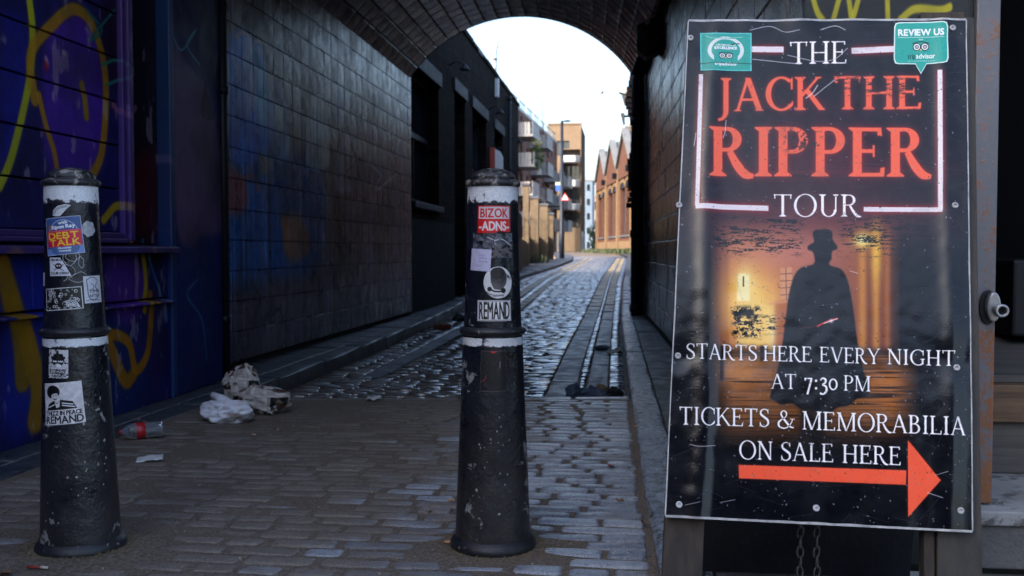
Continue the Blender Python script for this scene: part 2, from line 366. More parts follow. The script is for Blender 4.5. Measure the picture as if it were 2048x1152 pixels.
def sett_material(name, near):
    t = Nt(name); p = t.pos(); x = t.sep(p, 0)
    r = t.rnd() if near else t.math('FRACT', t.math('MULTIPLY', t.vor(6.5, t.mp(p, (.55, 1.15, .001)), out=1), 1.0))
    r = t.rnd() if near else t.noise(4.2, 2, .5, t.mp(p, (.6, 1.6, .01)))
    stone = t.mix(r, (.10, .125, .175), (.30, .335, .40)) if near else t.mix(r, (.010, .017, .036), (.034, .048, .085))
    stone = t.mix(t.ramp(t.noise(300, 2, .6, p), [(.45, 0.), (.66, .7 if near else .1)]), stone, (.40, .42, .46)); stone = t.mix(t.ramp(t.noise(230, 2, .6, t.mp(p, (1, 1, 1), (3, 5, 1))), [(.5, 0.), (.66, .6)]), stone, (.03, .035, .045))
    g = t.noise(3.2, 7, .7, p, .3); g2 = t.noise(14, 5, .7, p)
    grime = t.math('ADD', t.math('MULTIPLY', t.mr(x, -.25, -1.15), .42), t.math('ADD', t.math('MULTIPLY', g, .75), t.math('MULTIPLY', g2, .45)))
    if near: grime = t.math('SUBTRACT', grime, t.math('MULTIPLY', t.math('GREATER_THAN', r, .9), .13)); gr = t.ramp(grime, [(.60, 0.), (.84, .9)])
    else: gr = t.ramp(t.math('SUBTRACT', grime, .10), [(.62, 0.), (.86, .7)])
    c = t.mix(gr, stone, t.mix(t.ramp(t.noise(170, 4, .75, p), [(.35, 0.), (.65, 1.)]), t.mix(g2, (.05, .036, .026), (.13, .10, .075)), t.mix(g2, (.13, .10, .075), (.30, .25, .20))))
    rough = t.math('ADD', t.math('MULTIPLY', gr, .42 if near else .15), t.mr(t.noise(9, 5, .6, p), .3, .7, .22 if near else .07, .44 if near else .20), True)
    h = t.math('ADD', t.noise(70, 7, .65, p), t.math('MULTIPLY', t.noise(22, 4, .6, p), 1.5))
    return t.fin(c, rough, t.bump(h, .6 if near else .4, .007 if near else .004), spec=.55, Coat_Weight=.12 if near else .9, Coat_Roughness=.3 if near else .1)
M_SETT = sett_material('granite_sett', True); M_SETT2 = sett_material('wet_granite_sett', False)
def dirt_material():
    t = Nt('packed_dirt'); p = t.pos(); f = t.noise(6, 8, .7, p); g = t.noise(110, 5, .7, p)
    c = t.mix(f, (.035, .027, .020), (.13, .10, .075)); c = t.mix(t.ramp(g, [(.42, 0.), (.66, .9)]), c, (.24, .19, .15))
    c = t.mix(t.ramp(t.vor(38, p), [(.06, 1.), (.12, 0.)]), c, (.2, .19, .17))
    return t.fin(c, t.mr(f, .3, .7, .55, .95), t.bump(t.math('ADD', g, f), .9, .006))
M_DIRT = dirt_material()
M_SLAB = weathered('worn_granite', (.09, .125, .18), (.30, .36, .45), 14, .14, .45, 32, .022, 1.0, stain=(.04, .032, .026))
M_SLAB.node_tree.nodes['Principled BSDF'].inputs['Specular IOR Level'].default_value = .6
M_RPAVE = weathered('trodden_dark_paving', (.028, .028, .032), (.085, .08, .078), 7, .25, .8, 50, .012, 1.0, stain=(.035, .026, .02))
M_FLAG = weathered('sooty_flagstone', (.03, .036, .05), (.08, .085, .098), 4, .35, .75, 70, .006, .8, stain=(.05, .042, .034))
M_GROUND = weathered('far_asphalt', (.05, .05, .052), (.075, .073, .07), 3, .6, .9)

# ground: one sheet to the horizon, following the gentle climb of the street
g = MB(); ysg = [-60, 0, 14, 25, 45, 80, 200, 900]
for a, b in zip(ysg, ysg[1:]):
    za, zb = zr(a)-.06, zr(b)-.06; g.quad((-500, a, za), (500, a, za), (500, b, zb), (-500, b, zb))
tag(g.build('ground', M_GROUND), kind='structure')
g = MB(); g.quad((-4.2, -60, .0), (12, -60, .0), (12, 1.0, .0), (-4.2, 1.0, .0)); g.quad((-2.6, 1, -.004), (-2.14, 1, -.004), (-2.14, 5.3, -.004), (-2.6, 5.3, -.004)); g.quad((.0, 1, -.012), (12, 1, -.012), (12, 2.6, -.012), (.0, 2.6, -.012))
tag(g.build('forecourt', weathered('pale_bounce_paving', (.24, .23, .22), (.34, .33, .31), 3, .6, .9, 60, .004, .5)), kind='structure')  # paving made pale to bounce light onto the foreground

def bury(x, y):                                         # how high the packed dirt stands between and over the setts
    n = mnoise.noise((x*1.7, y*1.7, 3.1))*.5+mnoise.noise((x*6, y*6, 1))*.25+mnoise.noise((x*30, y*30, 5))*.12
    left = min(1, max(0, (-x-.15)/1.0)); d = math.hypot(x+.351, y-2.649); d2 = math.hypot(x+1.445, y-2.507)
    return -.0070+.0052*left+n*.0085+.014*math.exp(-(d/.19)**2)+.014*math.exp(-(d2/.21)**2)
TBL0 = 1.6
def edge_y(x): return 5.18+(x+1.455)*.17                # far edge of the raised part
mb = MB(); NX, NY = 170, 260
def bed(u, v):
    x = -2.15+u*2.27; y = TBL0+v*(edge_y(x)-TBL0); x = min(x, rk(y)+.01)
    return (x, y, bury(x, y))
mb.grid(bed, NX, NY, uv=False)
mb.prism([(-2.15, TBL0, -.04), (.06, TBL0, -.04), (.06, edge_y(.06), -.04), (-2.15, edge_y(-2.15), -.04)], (0, 0, -.1))
raised = mb.build('raised_carriageway', M_DIRT, smooth=False, kind='structure')
for f in raised.data.polygons[:NX*NY]: f.use_smooth = True

def sett_mesh(L, W, k, H=.05):                          # worn granite sett: domed, chipped outline
    m = MB(); rnd = random.Random(k); nx, ny = 5, 3; V = {}
    n0 = 0
    for lvl, (ins, z) in enumerate(((0, -H), (0, -.010), (.35, -.0022))):
        pass
    out = []; hx, hy = L/2, W/2; c_ = [rnd.uniform(.004, .013) for _ in range(4)]
    for q, (sx, sy) in enumerate(((1, 1), (-1, 1), (-1, -1), (1, -1))):
        a, b = (hx*sx, (hy-c_[q])*sy), ((hx-c_[q])*sx, hy*sy); a, b = (a, b) if q % 2 == 0 else (b, a); jx = lambda: rnd.uniform(-.0025, .002)
        out += [(a[0]+jx(), a[1]+jx()), (b[0]+jx(), b[1]+jx())]
        if q % 2 == 0:
            for k in (.33, -.33): out.append((hx*k*sx+jx(), hy*sy+jx()))
        else: out.append((hx*sx+jx(), 0))
    N = len(out)
    for ins, z in ((0, -H), (0, -.0055), (.0035, -.0012), (.011, .0004)):
        for (x, y) in out:
            sx = max(0, 1-ins*1.2/(L/2)); sy = max(.2, 1-ins*1.1/(W/2))
            m.v.append((x*sx, y*sy, z+(rnd.uniform(-.0013, .0013) if z > -.02 else 0)))
    for l in range(3):
        for i in range(N): j = (i+1) % N; m.f.append((l*N+i, l*N+j, (l+1)*N+j, (l+1)*N+i))
    m.f.append(tuple(3*N+i for i in range(N)))
    return m
SETT = {}
def sett_var(L, k):
    key = (round(L/.02), k)
    if key not in SETT: SETT[key] = sett_mesh(round(L/.02)*.02-.019, .059, hash(key) & 0xffff)
    return SETT[key]
def lay_row(y, x0, x1, lo=.13, hi=.27):
    x = x0; out = []
    while x < x1-.05:
        L = random.uniform(lo, hi)
        if x1-x-L < .09: L = x1-x
        L = min(L, .34); out.append((x+L/2, y, L)); x += L
    return out
setts = []; y = 1.98; r_i = 0
while y < 5.42:
    for (x, yy, L) in lay_row(y+.03, -2.13+random.uniform(0, .06), rk(y)-.012, .11, .22):
        if yy+.06 > edge_y(x): continue
        if math.hypot(x+.351, yy-2.649) < .108+L*.25 or math.hypot(x+1.445, yy-2.507) < .118+L*.25: continue
        setts.append((x+random.uniform(-.004, .004), yy+mnoise.noise((x*1.2, yy*3, 0))*.007, L))
    y += .0765
# edge course closing the raised part
def area(p, a, b):
    X, Y, D = pr(p)
    if D < .2 or not (-40 < X < 2088 and -40 < Y < 1180): return 0
    return a*b/D**2
def split_pieces(items, areas, n):
    o = sorted(range(len(items)), key=lambda i: -areas[i]); top = set(o[:n]); return [items[i] for i in o[:n] if areas[i] > 0], [items[i] for i in range(len(items)) if i not in top or areas[i] <= 0]
near, rest = split_pieces(setts, [area((x, y, 0), L, .1*.8/y) for x, y, L in setts], 300)
cache = {}
def add_at(big, m, T):                                  # append a small mesh, moved by matrix T
    n = len(big.v); big.v += [tuple(T @ Vector(v)) for v in m.v]; big.f += [tuple(n+i for i in f) for f in m.f]
for i, (x, y, L) in enumerate(near):
    m = sett_var(L, i % 4); kk = id(m)
    if kk not in cache: cache[kk] = m.mesh('sett', M_SETT, True)
    o = link('sett', cache[kk], raised, (x, y, .0005+random.uniform(-.0035, .003))); o.rotation_euler = (random.uniform(-.03, .03), random.uniform(-.012, .012), random.uniform(-.025, .025))
big = MB()
for i, (x, y, L) in enumerate(rest): add_at(big, sett_var(L, i % 4), Matrix.Translation((x, y, -.002)) @ Matrix.Rotation(random.uniform(-.02, .02), 4, 'Z'))
big.build('setts', M_SETT, raised, True, kind='stuff')
for i in range(7):                                      # flush granite edging stones
    x0 = -2.12+i*.308; x1 = x0+.30; mb = MB(); block(mb, [(x0, edge_y(x0)-.02), (x1, edge_y(x1)-.02), (x1, edge_y(x1)+.075), (x0, edge_y(x0)+.075)], -.1, -.002, .008, .003)
    mb.build('edging_stone', M_SETT, raised)

# lower road with its wet setts and smooth wheel-track slabs
road = MB(); ys = [4.9, 8, 12, 14, 18, 24, 30, 36, 42, 48, 56, 66, 80, 100, 120, 140]
for a, b in zip(ys, ys[1:]):
    road.quad((lk(a)-.02, a, zr(a)-.011), (rk(a)+.02, a, zr(a)-.011), (rk(b)+.02, b, zr(b)-.011), (lk(b)-.02, b, zr(b)-.011))
road = road.build('road', M_DIRT, kind='structure')
# wheel tracks: (centre line, width)
TR = [(lambda y: np.interp(y, [5, 9, 14, 25, 45], [-.385, -.43, -.46, -.48, -.28]), .17, 5.4, 46), (lambda y: np.interp(y, [5, 9, 14, 25, 45], [-.165, -.20, -.235, -.26, -.08]), .13, 5.9, 46),
      (lambda y: np.interp(y, [5, 9, 14, 25, 45], [-1.78, -1.80, -1.88, -2.02, -1.75]), .15, 6.9, 46), (lambda y: np.interp(y, [5, 9, 14, 25, 45], [-1.52, -1.54, -1.6, -1.74, -1.5]), .12, 13, 46)]
def intrack(x, y): return any(y0 < y < y1 and abs(x-fn(y)) < wd/2+.004 for fn, wd, y0, y1 in TR)
items = []; y = 5.26
while y < 52:
    step = .086; xs = [lk(y)+.02]
    cuts = sorted([(fn(y)-wd/2-.003, fn(y)+wd/2+.003) for fn, wd, y0, y1 in TR if y0 < y < y1]); cur = lk(y)+.015
    for a, b in cuts+[(rk(y)-.01, 0)]:
        if a-cur > .05: items += lay_row(y, cur, a, .12, .24)
        cur = b
    y += step
items = [(x, yy+mnoise.noise((x*1.1, yy*2, 4))*.03, L) for x, yy, L in items if yy-.05 > edge_y(x)+.07]
nearr, restr = split_pieces(items, [area((x, y, -.1), L, .1*.9/y) for x, y, L in items], 290)
def low_sett(L, k):
    key = (round(L/.02), 'r', k)
    if key not in SETT:
        m = MB(); l = round(L/.02)*.02-.012; rnd = random.Random(hash(key) & 0xfff)
        q = [(-l/2, -.036), (0, -.038+rnd.uniform(-.003, .003)), (l/2, -.035), (l/2+.002, 0), (l/2-.004, .036), (0, .038), (-l/2+.003, .035), (-l/2-.002, 0)]
        block(m, q, -.05, .0, .007, .003, rnd); m.v[-1] = (m.v[-1][0], m.v[-1][1], .004); SETT[key] = m
    return SETT[key]
for i, (x, y, L) in enumerate(nearr):
    m = low_sett(L, i % 4); kk = id(m)
    if kk not in cache: cache[kk] = m.mesh('sett', M_SETT2, True)
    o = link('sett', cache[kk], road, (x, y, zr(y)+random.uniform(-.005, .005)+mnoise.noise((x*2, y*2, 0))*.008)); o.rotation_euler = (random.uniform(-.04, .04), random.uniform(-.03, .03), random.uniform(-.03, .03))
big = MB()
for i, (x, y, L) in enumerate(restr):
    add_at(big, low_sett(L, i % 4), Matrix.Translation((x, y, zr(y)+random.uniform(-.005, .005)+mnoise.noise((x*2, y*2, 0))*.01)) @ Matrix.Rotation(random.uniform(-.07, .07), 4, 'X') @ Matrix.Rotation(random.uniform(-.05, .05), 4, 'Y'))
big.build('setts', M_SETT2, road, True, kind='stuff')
t = Nt('painted_slab'); p = t.pos()                     # smooth slabs, faded yellow paint from the mouth of the tunnel on
pf = t.math('MULTIPLY', t.ramp(t.noise(9, 6, .75, p), [(.36, 0.), (.5, 1.)]), t.mr(t.sep(p, 1), 11, 16))
base = t.mix(t.noise(5, 6, .6, p), (.026, .032, .044), (.06, .068, .085)); base = t.mix(t.ramp(t.noise(7, 6, .7, p), [(.5, 0.), (.65, .8)]), base, (.07, .056, .044))
M_TRACK = t.fin(t.mix(pf, t.mix(t.ramp(t.noise(190, 3, .6, p), [(.42, 0.), (.66, .6)]), base, (.22, .24, .28)), (.27, .22, .15)), t.mr(t.noise(8, 5, .6, p), .3, .7, .3, .7), t.bump(t.noise(30, 7, .6, p), .9, .012))
for fn, wd, y0, y1 in TR:
    y = y0
    far = MB()
    while y < y1:
        L = random.uniform(.5, .95); q = [(fn(y)-wd/2, y), (fn(y)+wd/2, y), (fn(y+L)+wd/2, y+L-.012), (fn(y+L)-wd/2, y+L-.012)]; mb = MB() if y < 18 else far
        block(mb, q, zr(y)-.06, zr(y+L/2)-.001+random.uniform(-.003, .003), .004, .003)
        if y < 18: mb.build('track_slab', M_TRACK, road)
        y += L
    far.build('track_slabs', M_TRACK, road, kind='stuff')

# pavements: kerb stones and flags laid one by one
def pavement(name, inner, outer, y0, y1, kw, side, ztop, mats, L=(.7, 1.0), flag=.55):
    b = MB(); yy = np.linspace(y0, y1, 12)
    for a, c in zip(yy, yy[1:]):
        b.quad((inner(a)+side*.02, a, ztop(a)-.02), (outer(a), a, ztop(a)-.02), (outer(c), c, ztop(c)-.02), (inner(c)+side*.02, c, ztop(c)-.02))
    root = b.build(name, M_DIRT, kind='structure'); y = y0
    while y < y1:
        l = random.uniform(*L)*(1 if y < 26 else 1.5); e = min(y+l, y1)-.01; mb = MB()
        pts = [(inner(y), y), (inner((y+e)/2), (y+e)/2), (inner(e), e), (inner(e)+side*kw, e), (inner((y+e)/2)+side*kw, (y+e)/2), (inner(y)+side*kw, y)]
        if side > 0: pts = pts[::-1]
        block(mb, pts, ztop(y)-.13, ztop((y+e)/2)+random.uniform(-.003, .004), .012, .003)
        mb.build('kerb_stone', mats[0], root); y += l
    y = y0
    while y < y1:
        e = min(y+flag, y1)-.012; a0, a1 = inner(y)+side*(kw+.004), inner(e)+side*(kw+.004)
        if abs(outer(y)-a0) > .05:
            mb = MB(); pts = [(a0, y), (a1, e), (outer(e), e), (outer(y), y)]
            if side > 0: pts = pts[::-1]
            block(mb, pts, ztop(y)-.1, ztop((y+e)/2)+random.uniform(-.004, .003), .006, .004); mb.build('paving_flag', mats[1], root)
        y += flag
    return root
M_KDARK = weathered('damp_dark_granite', (.025, .032, .046), (.075, .085, .105), 6, .22, .6, 60, .010, .9)
pavement('left_pavement', lk, lambda y: XW-.02 if y < 12.2 else (-2.72 if y < 25 else -3.6), 3.0, 33, .16, -1, lambda y: .0+max(0, zr(y)+.1)*.95, (M_KDARK, M_KDARK), (.8, 1.15))
pavement('right_pavement', lambda y: rk(y)+.004, lambda y: rwx(y)+.01 if y < 14.6 else .6, 1.7, 24, .13, 1, lambda y: .004+max(0, zr(y)+.1), (M_SLAB, M_RPAVE), (.7, 1.0), .9)
g = MB(); z0 = .30
for a, b in ((24, 45), (45, 66)):
    g.quad((rk(a), a, zr(a)+.08), (8, a, zr(a)+.08), (8, b, zr(b)+.08), (rk(b), b, zr(b)+.08))
for a, b in ((33, 40), (40, 50), (50, 60), (60, 90)):
    g.quad((-9-(a-33)*.12, a, zr(a)+.08), (lk(a), a, zr(a)+.08), (lk(b), b, zr(b)+.08), (-9-(b-33)*.12, b, zr(b)+.08)); g.quad((lk(a), a, zr(a)+.08), (lk(a), a, zr(a)-.05), (lk(b), b, zr(b)-.05), (lk(b), b, zr(b)+.08))
tag(g.build('far_pavement', M_FLAG), kind='structure')

# ================================================================== LEFT SIDE PAINT (one wall-wide spray picture, in metres along y and z)
KP = 230; WY0, WY1, WZ1 = 3.2, 12.3, 3.2
WW, WH = int((WY1-WY0)*KP), int(WZ1*KP)
def wc(px, py, X=None):                                  # sight line -> wall picture coordinates
    X = X or (XS if px < 445 else XW); P = pl(px, py, 0, X); return ((P[1]-WY0)*KP, (WZ1-P[2])*KP)
A = np.zeros((WH, WW, 3)); yv = (WY0+np.arange(WW)/KP)[None, :, None]; zv = (WZ1-np.arange(WH)/KP)[:, None, None]
n1 = vnoise(WH, WW, 90, 90, 5)[..., None]; n2 = vnoise(WH, WW, 300, 14, 4)[..., None]; n3 = vnoise(WH, WW, 12, 10, 3)[..., None]
shop = c8(26, 34, 120)*(.35+.5*n1)+c8(20, 6, 30)*n2
tile = c8(140, 122, 118)*(.10+.36*n2+.26*n1)*(0.92+.12*n3)
A[:] = np.where(yv < 6.02, shop, tile)
def wpaint(m, c, op=1.0):
    global A; m = (m*op)[..., None]; A = A*(1-m)+(np.array(c)/255.)*m
def wm(): return np.zeros((WH, WW))
def spray(pts, r, c, op=.9, soft=.5, X=None):
    m = wm(); P = smooth([wc(*p, X) for p in pts], 6); m2 = wm(); line(m2, P, r*KP*1.6, r*KP*2.4); wpaint(m2*m2*(.5+.5*(RNG.random(m2.shape) > .35)), c, op*.35); line(m, P, r*KP*1.25, max(1.5, r*KP*soft)); wpaint(m*(.75+.25*n1[..., 0]), c, op)
def patch(pts, c, op=.9, s=3, X=None):
    m = wm(); fill(m, smooth([wc(*p, X) for p in pts]+[wc(*pts[0], X)], 5), 1); m = blur(m, s) if s else m; wpaint(m*(.55+.6*n1[..., 0]).clip(0, 1), c, op)
# shopfront: purple bubbles, blue ground, ochre outlines
patch([(95, 60), (150, 25), (200, 90), (212, 230), (205, 330), (150, 345), (95, 330), (85, 180)], (84, 36, 170), .9, 5)
patch([(0, 20), (40, 30), (62, 120), (50, 250), (20, 330), (0, 360)], (24, 30, 150), .9, 6)
patch([(215, 500), (290, 505), (285, 610), (240, 650), (212, 600)], (88, 38, 150), .9, 6)
patch([(0, 520), (90, 510), (95, 700), (60, 850), (0, 860)], (22, 40, 160), .85, 8)
patch([(80, 700), (125, 640), (220, 640), (290, 760), (250, 840), (100, 850)], (10, 40, 105), .95, 8)
patch([(262, 0), (328, 0), (328, 480), (262, 480)], (14, 6, 18), .95, 4); patch([(200, 0), (262, 0), (262, 200), (215, 150)], (30, 6, 22), .8, 10)
patch([(255, 330), (330, 300), (330, 470), (262, 470)], (70, 8, 20), .8, 9)
patch([(345, 78), (372, 130), (410, 175), (425, 235), (440, 330), (438, 480), (400, 470), (380, 500), (348, 440)], (150, 112, 132), .62, 3)
patch([(405, 165), (424, 235), (398, 228)], (4, 4, 14), .95, 1)
patch([(345, 500), (445, 480), (450, 800), (345, 820)], (8, 36, 110), .9, 6); patch([(345, 0), (440, 0), (440, 200), (390, 90), (345, 60)], (8, 16, 62), .9, 6)
for P, r, c in [([(60, 0), (66, 60), (62, 140), (45, 230), (22, 320), (0, 372)], .018, (188, 190, 20)),
                ([(70, 200), (62, 110), (100, 55), (150, 18), (190, 60), (212, 160), (205, 300), (180, 360)], .022, (176, 130, 18)), ([(78, 190), (92, 250), (108, 300), (116, 345)], .014, (176, 130, 18)),
                ([(165, 170), (170, 200), (173, 232)], .018, (160, 130, 20)), ([(208, 440), (235, 412), (262, 425), (280, 480), (292, 560), (285, 620)], .017, (190, 160, 14)),
                ([(0, 520), (30, 620), (55, 700), (72, 780), (66, 840)], .045, (176, 126, 10)), ([(212, 668), (235, 672), (255, 690), (268, 740), (292, 700), (300, 590)], .022, (184, 118, 6)),
                ([(214, 690), (245, 760), (262, 750)], .03, (184, 118, 6)), ([(20, 600), (35, 680), (40, 760)], .04, (150, 110, 8)),
                ([(205, 130), (235, 120), (250, 150), (215, 170)], .006, (30, 130, 110)), ([(175, 20), (205, 60), (180, 80), (230, 20)], .006, (30, 110, 100)),
                ([(226, 210), (250, 232), (275, 232), (290, 215)], .012, (150, 90, 120)), ([(304, 480), (300, 520), (325, 600), (330, 640)], .008, (30, 120, 170)),
                ([(340, 70), (360, 100), (388, 60), (370, 90), (395, 130)], .005, (60, 150, 170)), ([(390, 560), (370, 590), (400, 640), (410, 720)], .007, (30, 110, 150))]:
    spray(P, r, c)
wpaint(np.clip((vnoise(WH, WW, 40, 16, 5)-.66)*16, 0, 1)*(yv[..., 0] < 5.2), (175, 160, 170), .55)
for P in ([(125, 98), (134, 104), (132, 112), (124, 106)], [(92, 108), (98, 125), (96, 135), (90, 118)]): patch(P, (220, 200, 190), .9, 1)
patch([(90, 118), (98, 130), (96, 142), (90, 136)], (170, 20, 30), .9, 1)
# tiled wall: blue pieces, pale bubbles, drips
patch([(455, 75), (490, 60), (525, 120), (545, 200), (540, 300), (500, 330), (455, 300)], (14, 84, 160), .95, 6)
patch([(455, 340), (560, 300), (640, 330), (640, 520), (560, 560), (455, 560)], (10, 74, 130), .85, 12)
patch([(620, 200), (640, 190), (655, 240), (655, 330), (615, 330)], (190, 210, 228), .85, 3)
patch([(545, 165), (560, 160), (575, 220), (580, 300), (550, 320)], (120, 160, 176), .8, 4)
patch([(505, 95), (520, 85), (532, 130), (535, 230), (512, 240)], (40, 130, 200), .8, 3)
patch([(665, 130), (695, 130), (700, 200), (680, 250), (668, 200)], (150, 175, 215), .55, 7); patch([(730, 110), (826, 150), (826, 250), (740, 210)], (120, 132, 170), .45, 12)
patch([(672, 300), (690, 275), (700, 320), (700, 380), (670, 380)], (180, 175, 190), .5, 4)
patch([(700, 260), (826, 270), (826, 560), (700, 560)], (150, 112, 105), .45, 14)
patch([(452, 330), (490, 360), (490, 420), (452, 420)], (130, 52, 44), .9, 5); patch([(455, 600), (600, 560), (640, 640), (470, 700)], (70, 60, 68), .7, 12)
patch([(560, 430), (600, 430), (620, 500), (575, 520)], (160, 92, 40), .85, 6); patch([(515, 300), (545, 330), (520, 350)], (150, 92, 40), .6, 4)
for P, r, c in [([(470, 75), (492, 65), (503, 120), (505, 220)], .012, (150, 110, 96)), ([(545, 170), (540, 110), (525, 85), (505, 95), (500, 200)], .01, (130, 110, 100)),
                ([(612, 330), (615, 240), (632, 192), (652, 230), (656, 330)], .012, (170, 180, 190)), ([(780, 300), (800, 340), (780, 380), (812, 360), (800, 410)], .012, (40, 34, 50)),
                ([(700, 290), (712, 320), (690, 350), (722, 360)], .012, (30, 26, 40)), ([(500, 560), (520, 600), (505, 650), (560, 620), (575, 680)], .014, (26, 24, 34)),
                ([(455, 355), (475, 372), (500, 350), (520, 380)], .012, (110, 48, 44)), ([(640, 500), (650, 560), (630, 600)], .02, (26, 22, 30)), ([(560, 610), (570, 650), (600, 690)], .012, (30, 26, 40)),
                ([(740, 330), (760, 350), (752, 380), (790, 350)], .01, (180, 170, 180)), ([(590, 300), (600, 340), (585, 390), (612, 380)], .01, (60, 90, 110))]:
    spray(P, r, c, .8)
drip = np.clip((vnoise(WH, WW, 420, 5, 2)-.55)*5, 0, 1); wpaint(drip*(yv[..., 0] > 6.0), (30, 26, 36), .5)
drip = np.clip((vnoise(WH, WW, 500, 6, 2)-.62)*6, 0, 1); wpaint(drip*(yv[..., 0] > 6.0), (190, 190, 205), .28)
wpaint(np.clip((vnoise(WH, WW, 60, 60, 4)-.5)*3, 0, 1), (12, 10, 16), .3)
A = A*np.where(yv < 6.02, 1.1, 1.75)*np.where(yv < 6.02, 1, c8(238, 248, 285)); IM_WALL = image('wall_paint', A)
def paintmat(name, rlo, rhi, bst, spec=.5, tint=None):
    t = Nt(name); p = t.pos(); v = t.comb(t.mr(t.sep(p, 1), WY0, WY1), t.mr(t.sep(p, 2), 0, WZ1))
    tx = t.n('ShaderNodeTexImage', {'Vector': v}, image=IM_WALL, extension='EXTEND')
    c = tx if tint is None else t.mix(tint[1], tx, tint[0]); r = t.rnd()
    c = t.mix(t.math('MULTIPLY', r, .3), c, (.015, .015, .02))
    c = t.mix(t.ramp(t.noise(5, 8, .75, p), [(.5, 0.), (.8, .4)]), c, (.012, .011, .014))
    f = t.noise(6, 6, .65, p)
    return t.fin(c, t.mr(f, .3, .7, rlo, rhi), t.bump(t.math('ADD', t.noise(45, 5, .6, p), t.math('MULTIPLY', f, 2)), bst, .004), spec=spec)
M_TILE = paintmat('painted_glazed_tile', .18, .42, .3, .28); M_SHOP = paintmat('painted_board', .35, .6, .3, .25)
M_PURPLE = paintmat('painted_trim', .3, .5, .3, .4, ((.09, .04, .22), .6)); M_BLUETRIM = paintmat('blue_trim', .3, .5, .3, .4, ((.01, .05, .16), .7))
M_MORTAR = flat('dark_mortar', (.018, .018, .02), .9); M_BLACK = weathered('sooty_black', (.004, .005, .008), (.012, .014, .02), 6, .4, .7)
M_SOOT = brickmat('sooty_brick', (.022, .018, .02), (.014, .012, .015), (.008, .008, .01), 1, 1, .75)

# ---- tiled left wall of the tunnel
def tile_mesh(a, b, mat, k, ch=.006):
    m = MB(); rnd = random.Random(k); j = lambda: rnd.uniform(-.0013, .0013)
    m.v += [(-a/2, -b/2, -.012), (a/2, -b/2, -.012), (a/2, b/2, -.012), (-a/2, b/2, -.012)]
    m.v += [(-a/2+ch*.25, -b/2+ch*.25, -.002), (a/2-ch*.25, -b/2+ch*.25, -.002), (a/2-ch*.25, b/2-ch*.25, -.002), (-a/2+ch*.25, b/2-ch*.25, -.002)]
    m.v += [(-a/2+ch, -b/2+ch, .003+j()), (a/2-ch, -b/2+ch, .003+j()), (a/2-ch, b/2-ch, .003+j()), (-a/2+ch, b/2-ch, .003+j()), (0, 0, .0042)]
    for i in range(4):
        n = (i+1) % 4; m.f += [(i, n, 4+n, 4+i), (4+i, 4+n, 8+n, 8+i), (8+i, 8+n, 12)]
    return m
wall_t = thing('tiled_wall', 'tunnel wall of big glazed tiles sprayed with graffiti above the raised pavement', 'wall', (XW, 9.1, 0))
mb = MB(); mb.box(XW-.45, XW-.012, 5.95, 12.05, -.1, 3.3); mb.build('wall_core', M_MORTAR, wall_t)
TW, THh = .209, .2055; T = []
for r in range(14):
    for c in range(29):
        y = 5.98+TW*(c+.5)
        if y+TW/2 > 12.06: continue
        z = .045+THh*(r+.5); T.append((y, z))
nt_, rt_ = split_pieces(T, [area((XW, y, z), TW*2.6/y, THh) for y, z in T], 300)
TM = [tile_mesh(TW-.0035+.001*(k%2), THh-.0035, M_TILE, k, .0035) for k in range(6)]; TMm = [m.mesh('wall_tile', M_TILE) for m in TM]; ROWT = [random.uniform(-.022, .022) for _ in range(20)]
RX = Matrix(((0, 0, 1), (1, 0, 0), (0, 1, 0))).to_4x4()    # local x->world y, y->z, z->x
for i, (y, z) in enumerate(nt_):
    o = link('wall_tile', TMm[i % 6], wall_t, (0, y-9.1, z)); o.rotation_euler = (RX @ Matrix.Rotation(ROWT[int(z/THh)]+random.uniform(-.010, .010), 4, 'X') @ Matrix.Rotation(random.uniform(-.014, .014), 4, 'Y')).to_euler()
big = MB()
for i, (y, z) in enumerate(rt_): add_at(big, TM[i % 6], Matrix.Translation((XW, y, z)) @ RX)
big.build('wall_tiles', M_TILE, wall_t, kind='stuff')

# ---- right wall, converging with the left
M_TILER = None
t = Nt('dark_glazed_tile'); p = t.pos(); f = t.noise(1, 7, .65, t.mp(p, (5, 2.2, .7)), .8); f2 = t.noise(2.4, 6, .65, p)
c = t.mix(t.ramp(f, [(.35, 0.), (.65, 1.)]), (.016, .015, .018), (.13, .135, .16)); c = t.mix(t.ramp(f2, [(.45, 0.), (.6, .6)]), c, (.035, .022, .018))  # pale streaks put some of the wall's sheen into its colour
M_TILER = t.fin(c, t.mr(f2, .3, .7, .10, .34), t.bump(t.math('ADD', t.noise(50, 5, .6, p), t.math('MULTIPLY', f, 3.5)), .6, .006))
wall_r = thing('tiled_wall', 'streaked dark tunnel wall ending at the drainpipe, half hidden by the poster board', 'wall', (.4, 8, 0))
mb = MB(); mb.prism([(rwx(2.75)+.012, 2.75, -.1), (rwx(14.3)+.012, 14.3, -.1), (rwx(14.3)+.3, 14.3, -.1), (rwx(4.2)+.3, 4.2, -.1), (rwx(4.1)+.05, 4.1, -.1), (rwx(2.75)+.035, 2.75, -.1)], (0, 0, 3.3)); mb.build('wall_core', M_MORTAR, wall_r)
big = MB(); Y = 2.78; d = Vector((rwx(14)-rwx(5), 9, 0)).normalized()
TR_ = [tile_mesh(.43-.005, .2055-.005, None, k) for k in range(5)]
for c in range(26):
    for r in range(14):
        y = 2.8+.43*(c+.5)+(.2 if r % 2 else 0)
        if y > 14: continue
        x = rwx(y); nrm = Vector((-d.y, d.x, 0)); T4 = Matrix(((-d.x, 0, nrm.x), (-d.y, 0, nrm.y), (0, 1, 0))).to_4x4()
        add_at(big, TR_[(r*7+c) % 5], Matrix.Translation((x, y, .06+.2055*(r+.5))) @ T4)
big.build('wall_tiles', M_TILER, wall_r, kind='stuff')

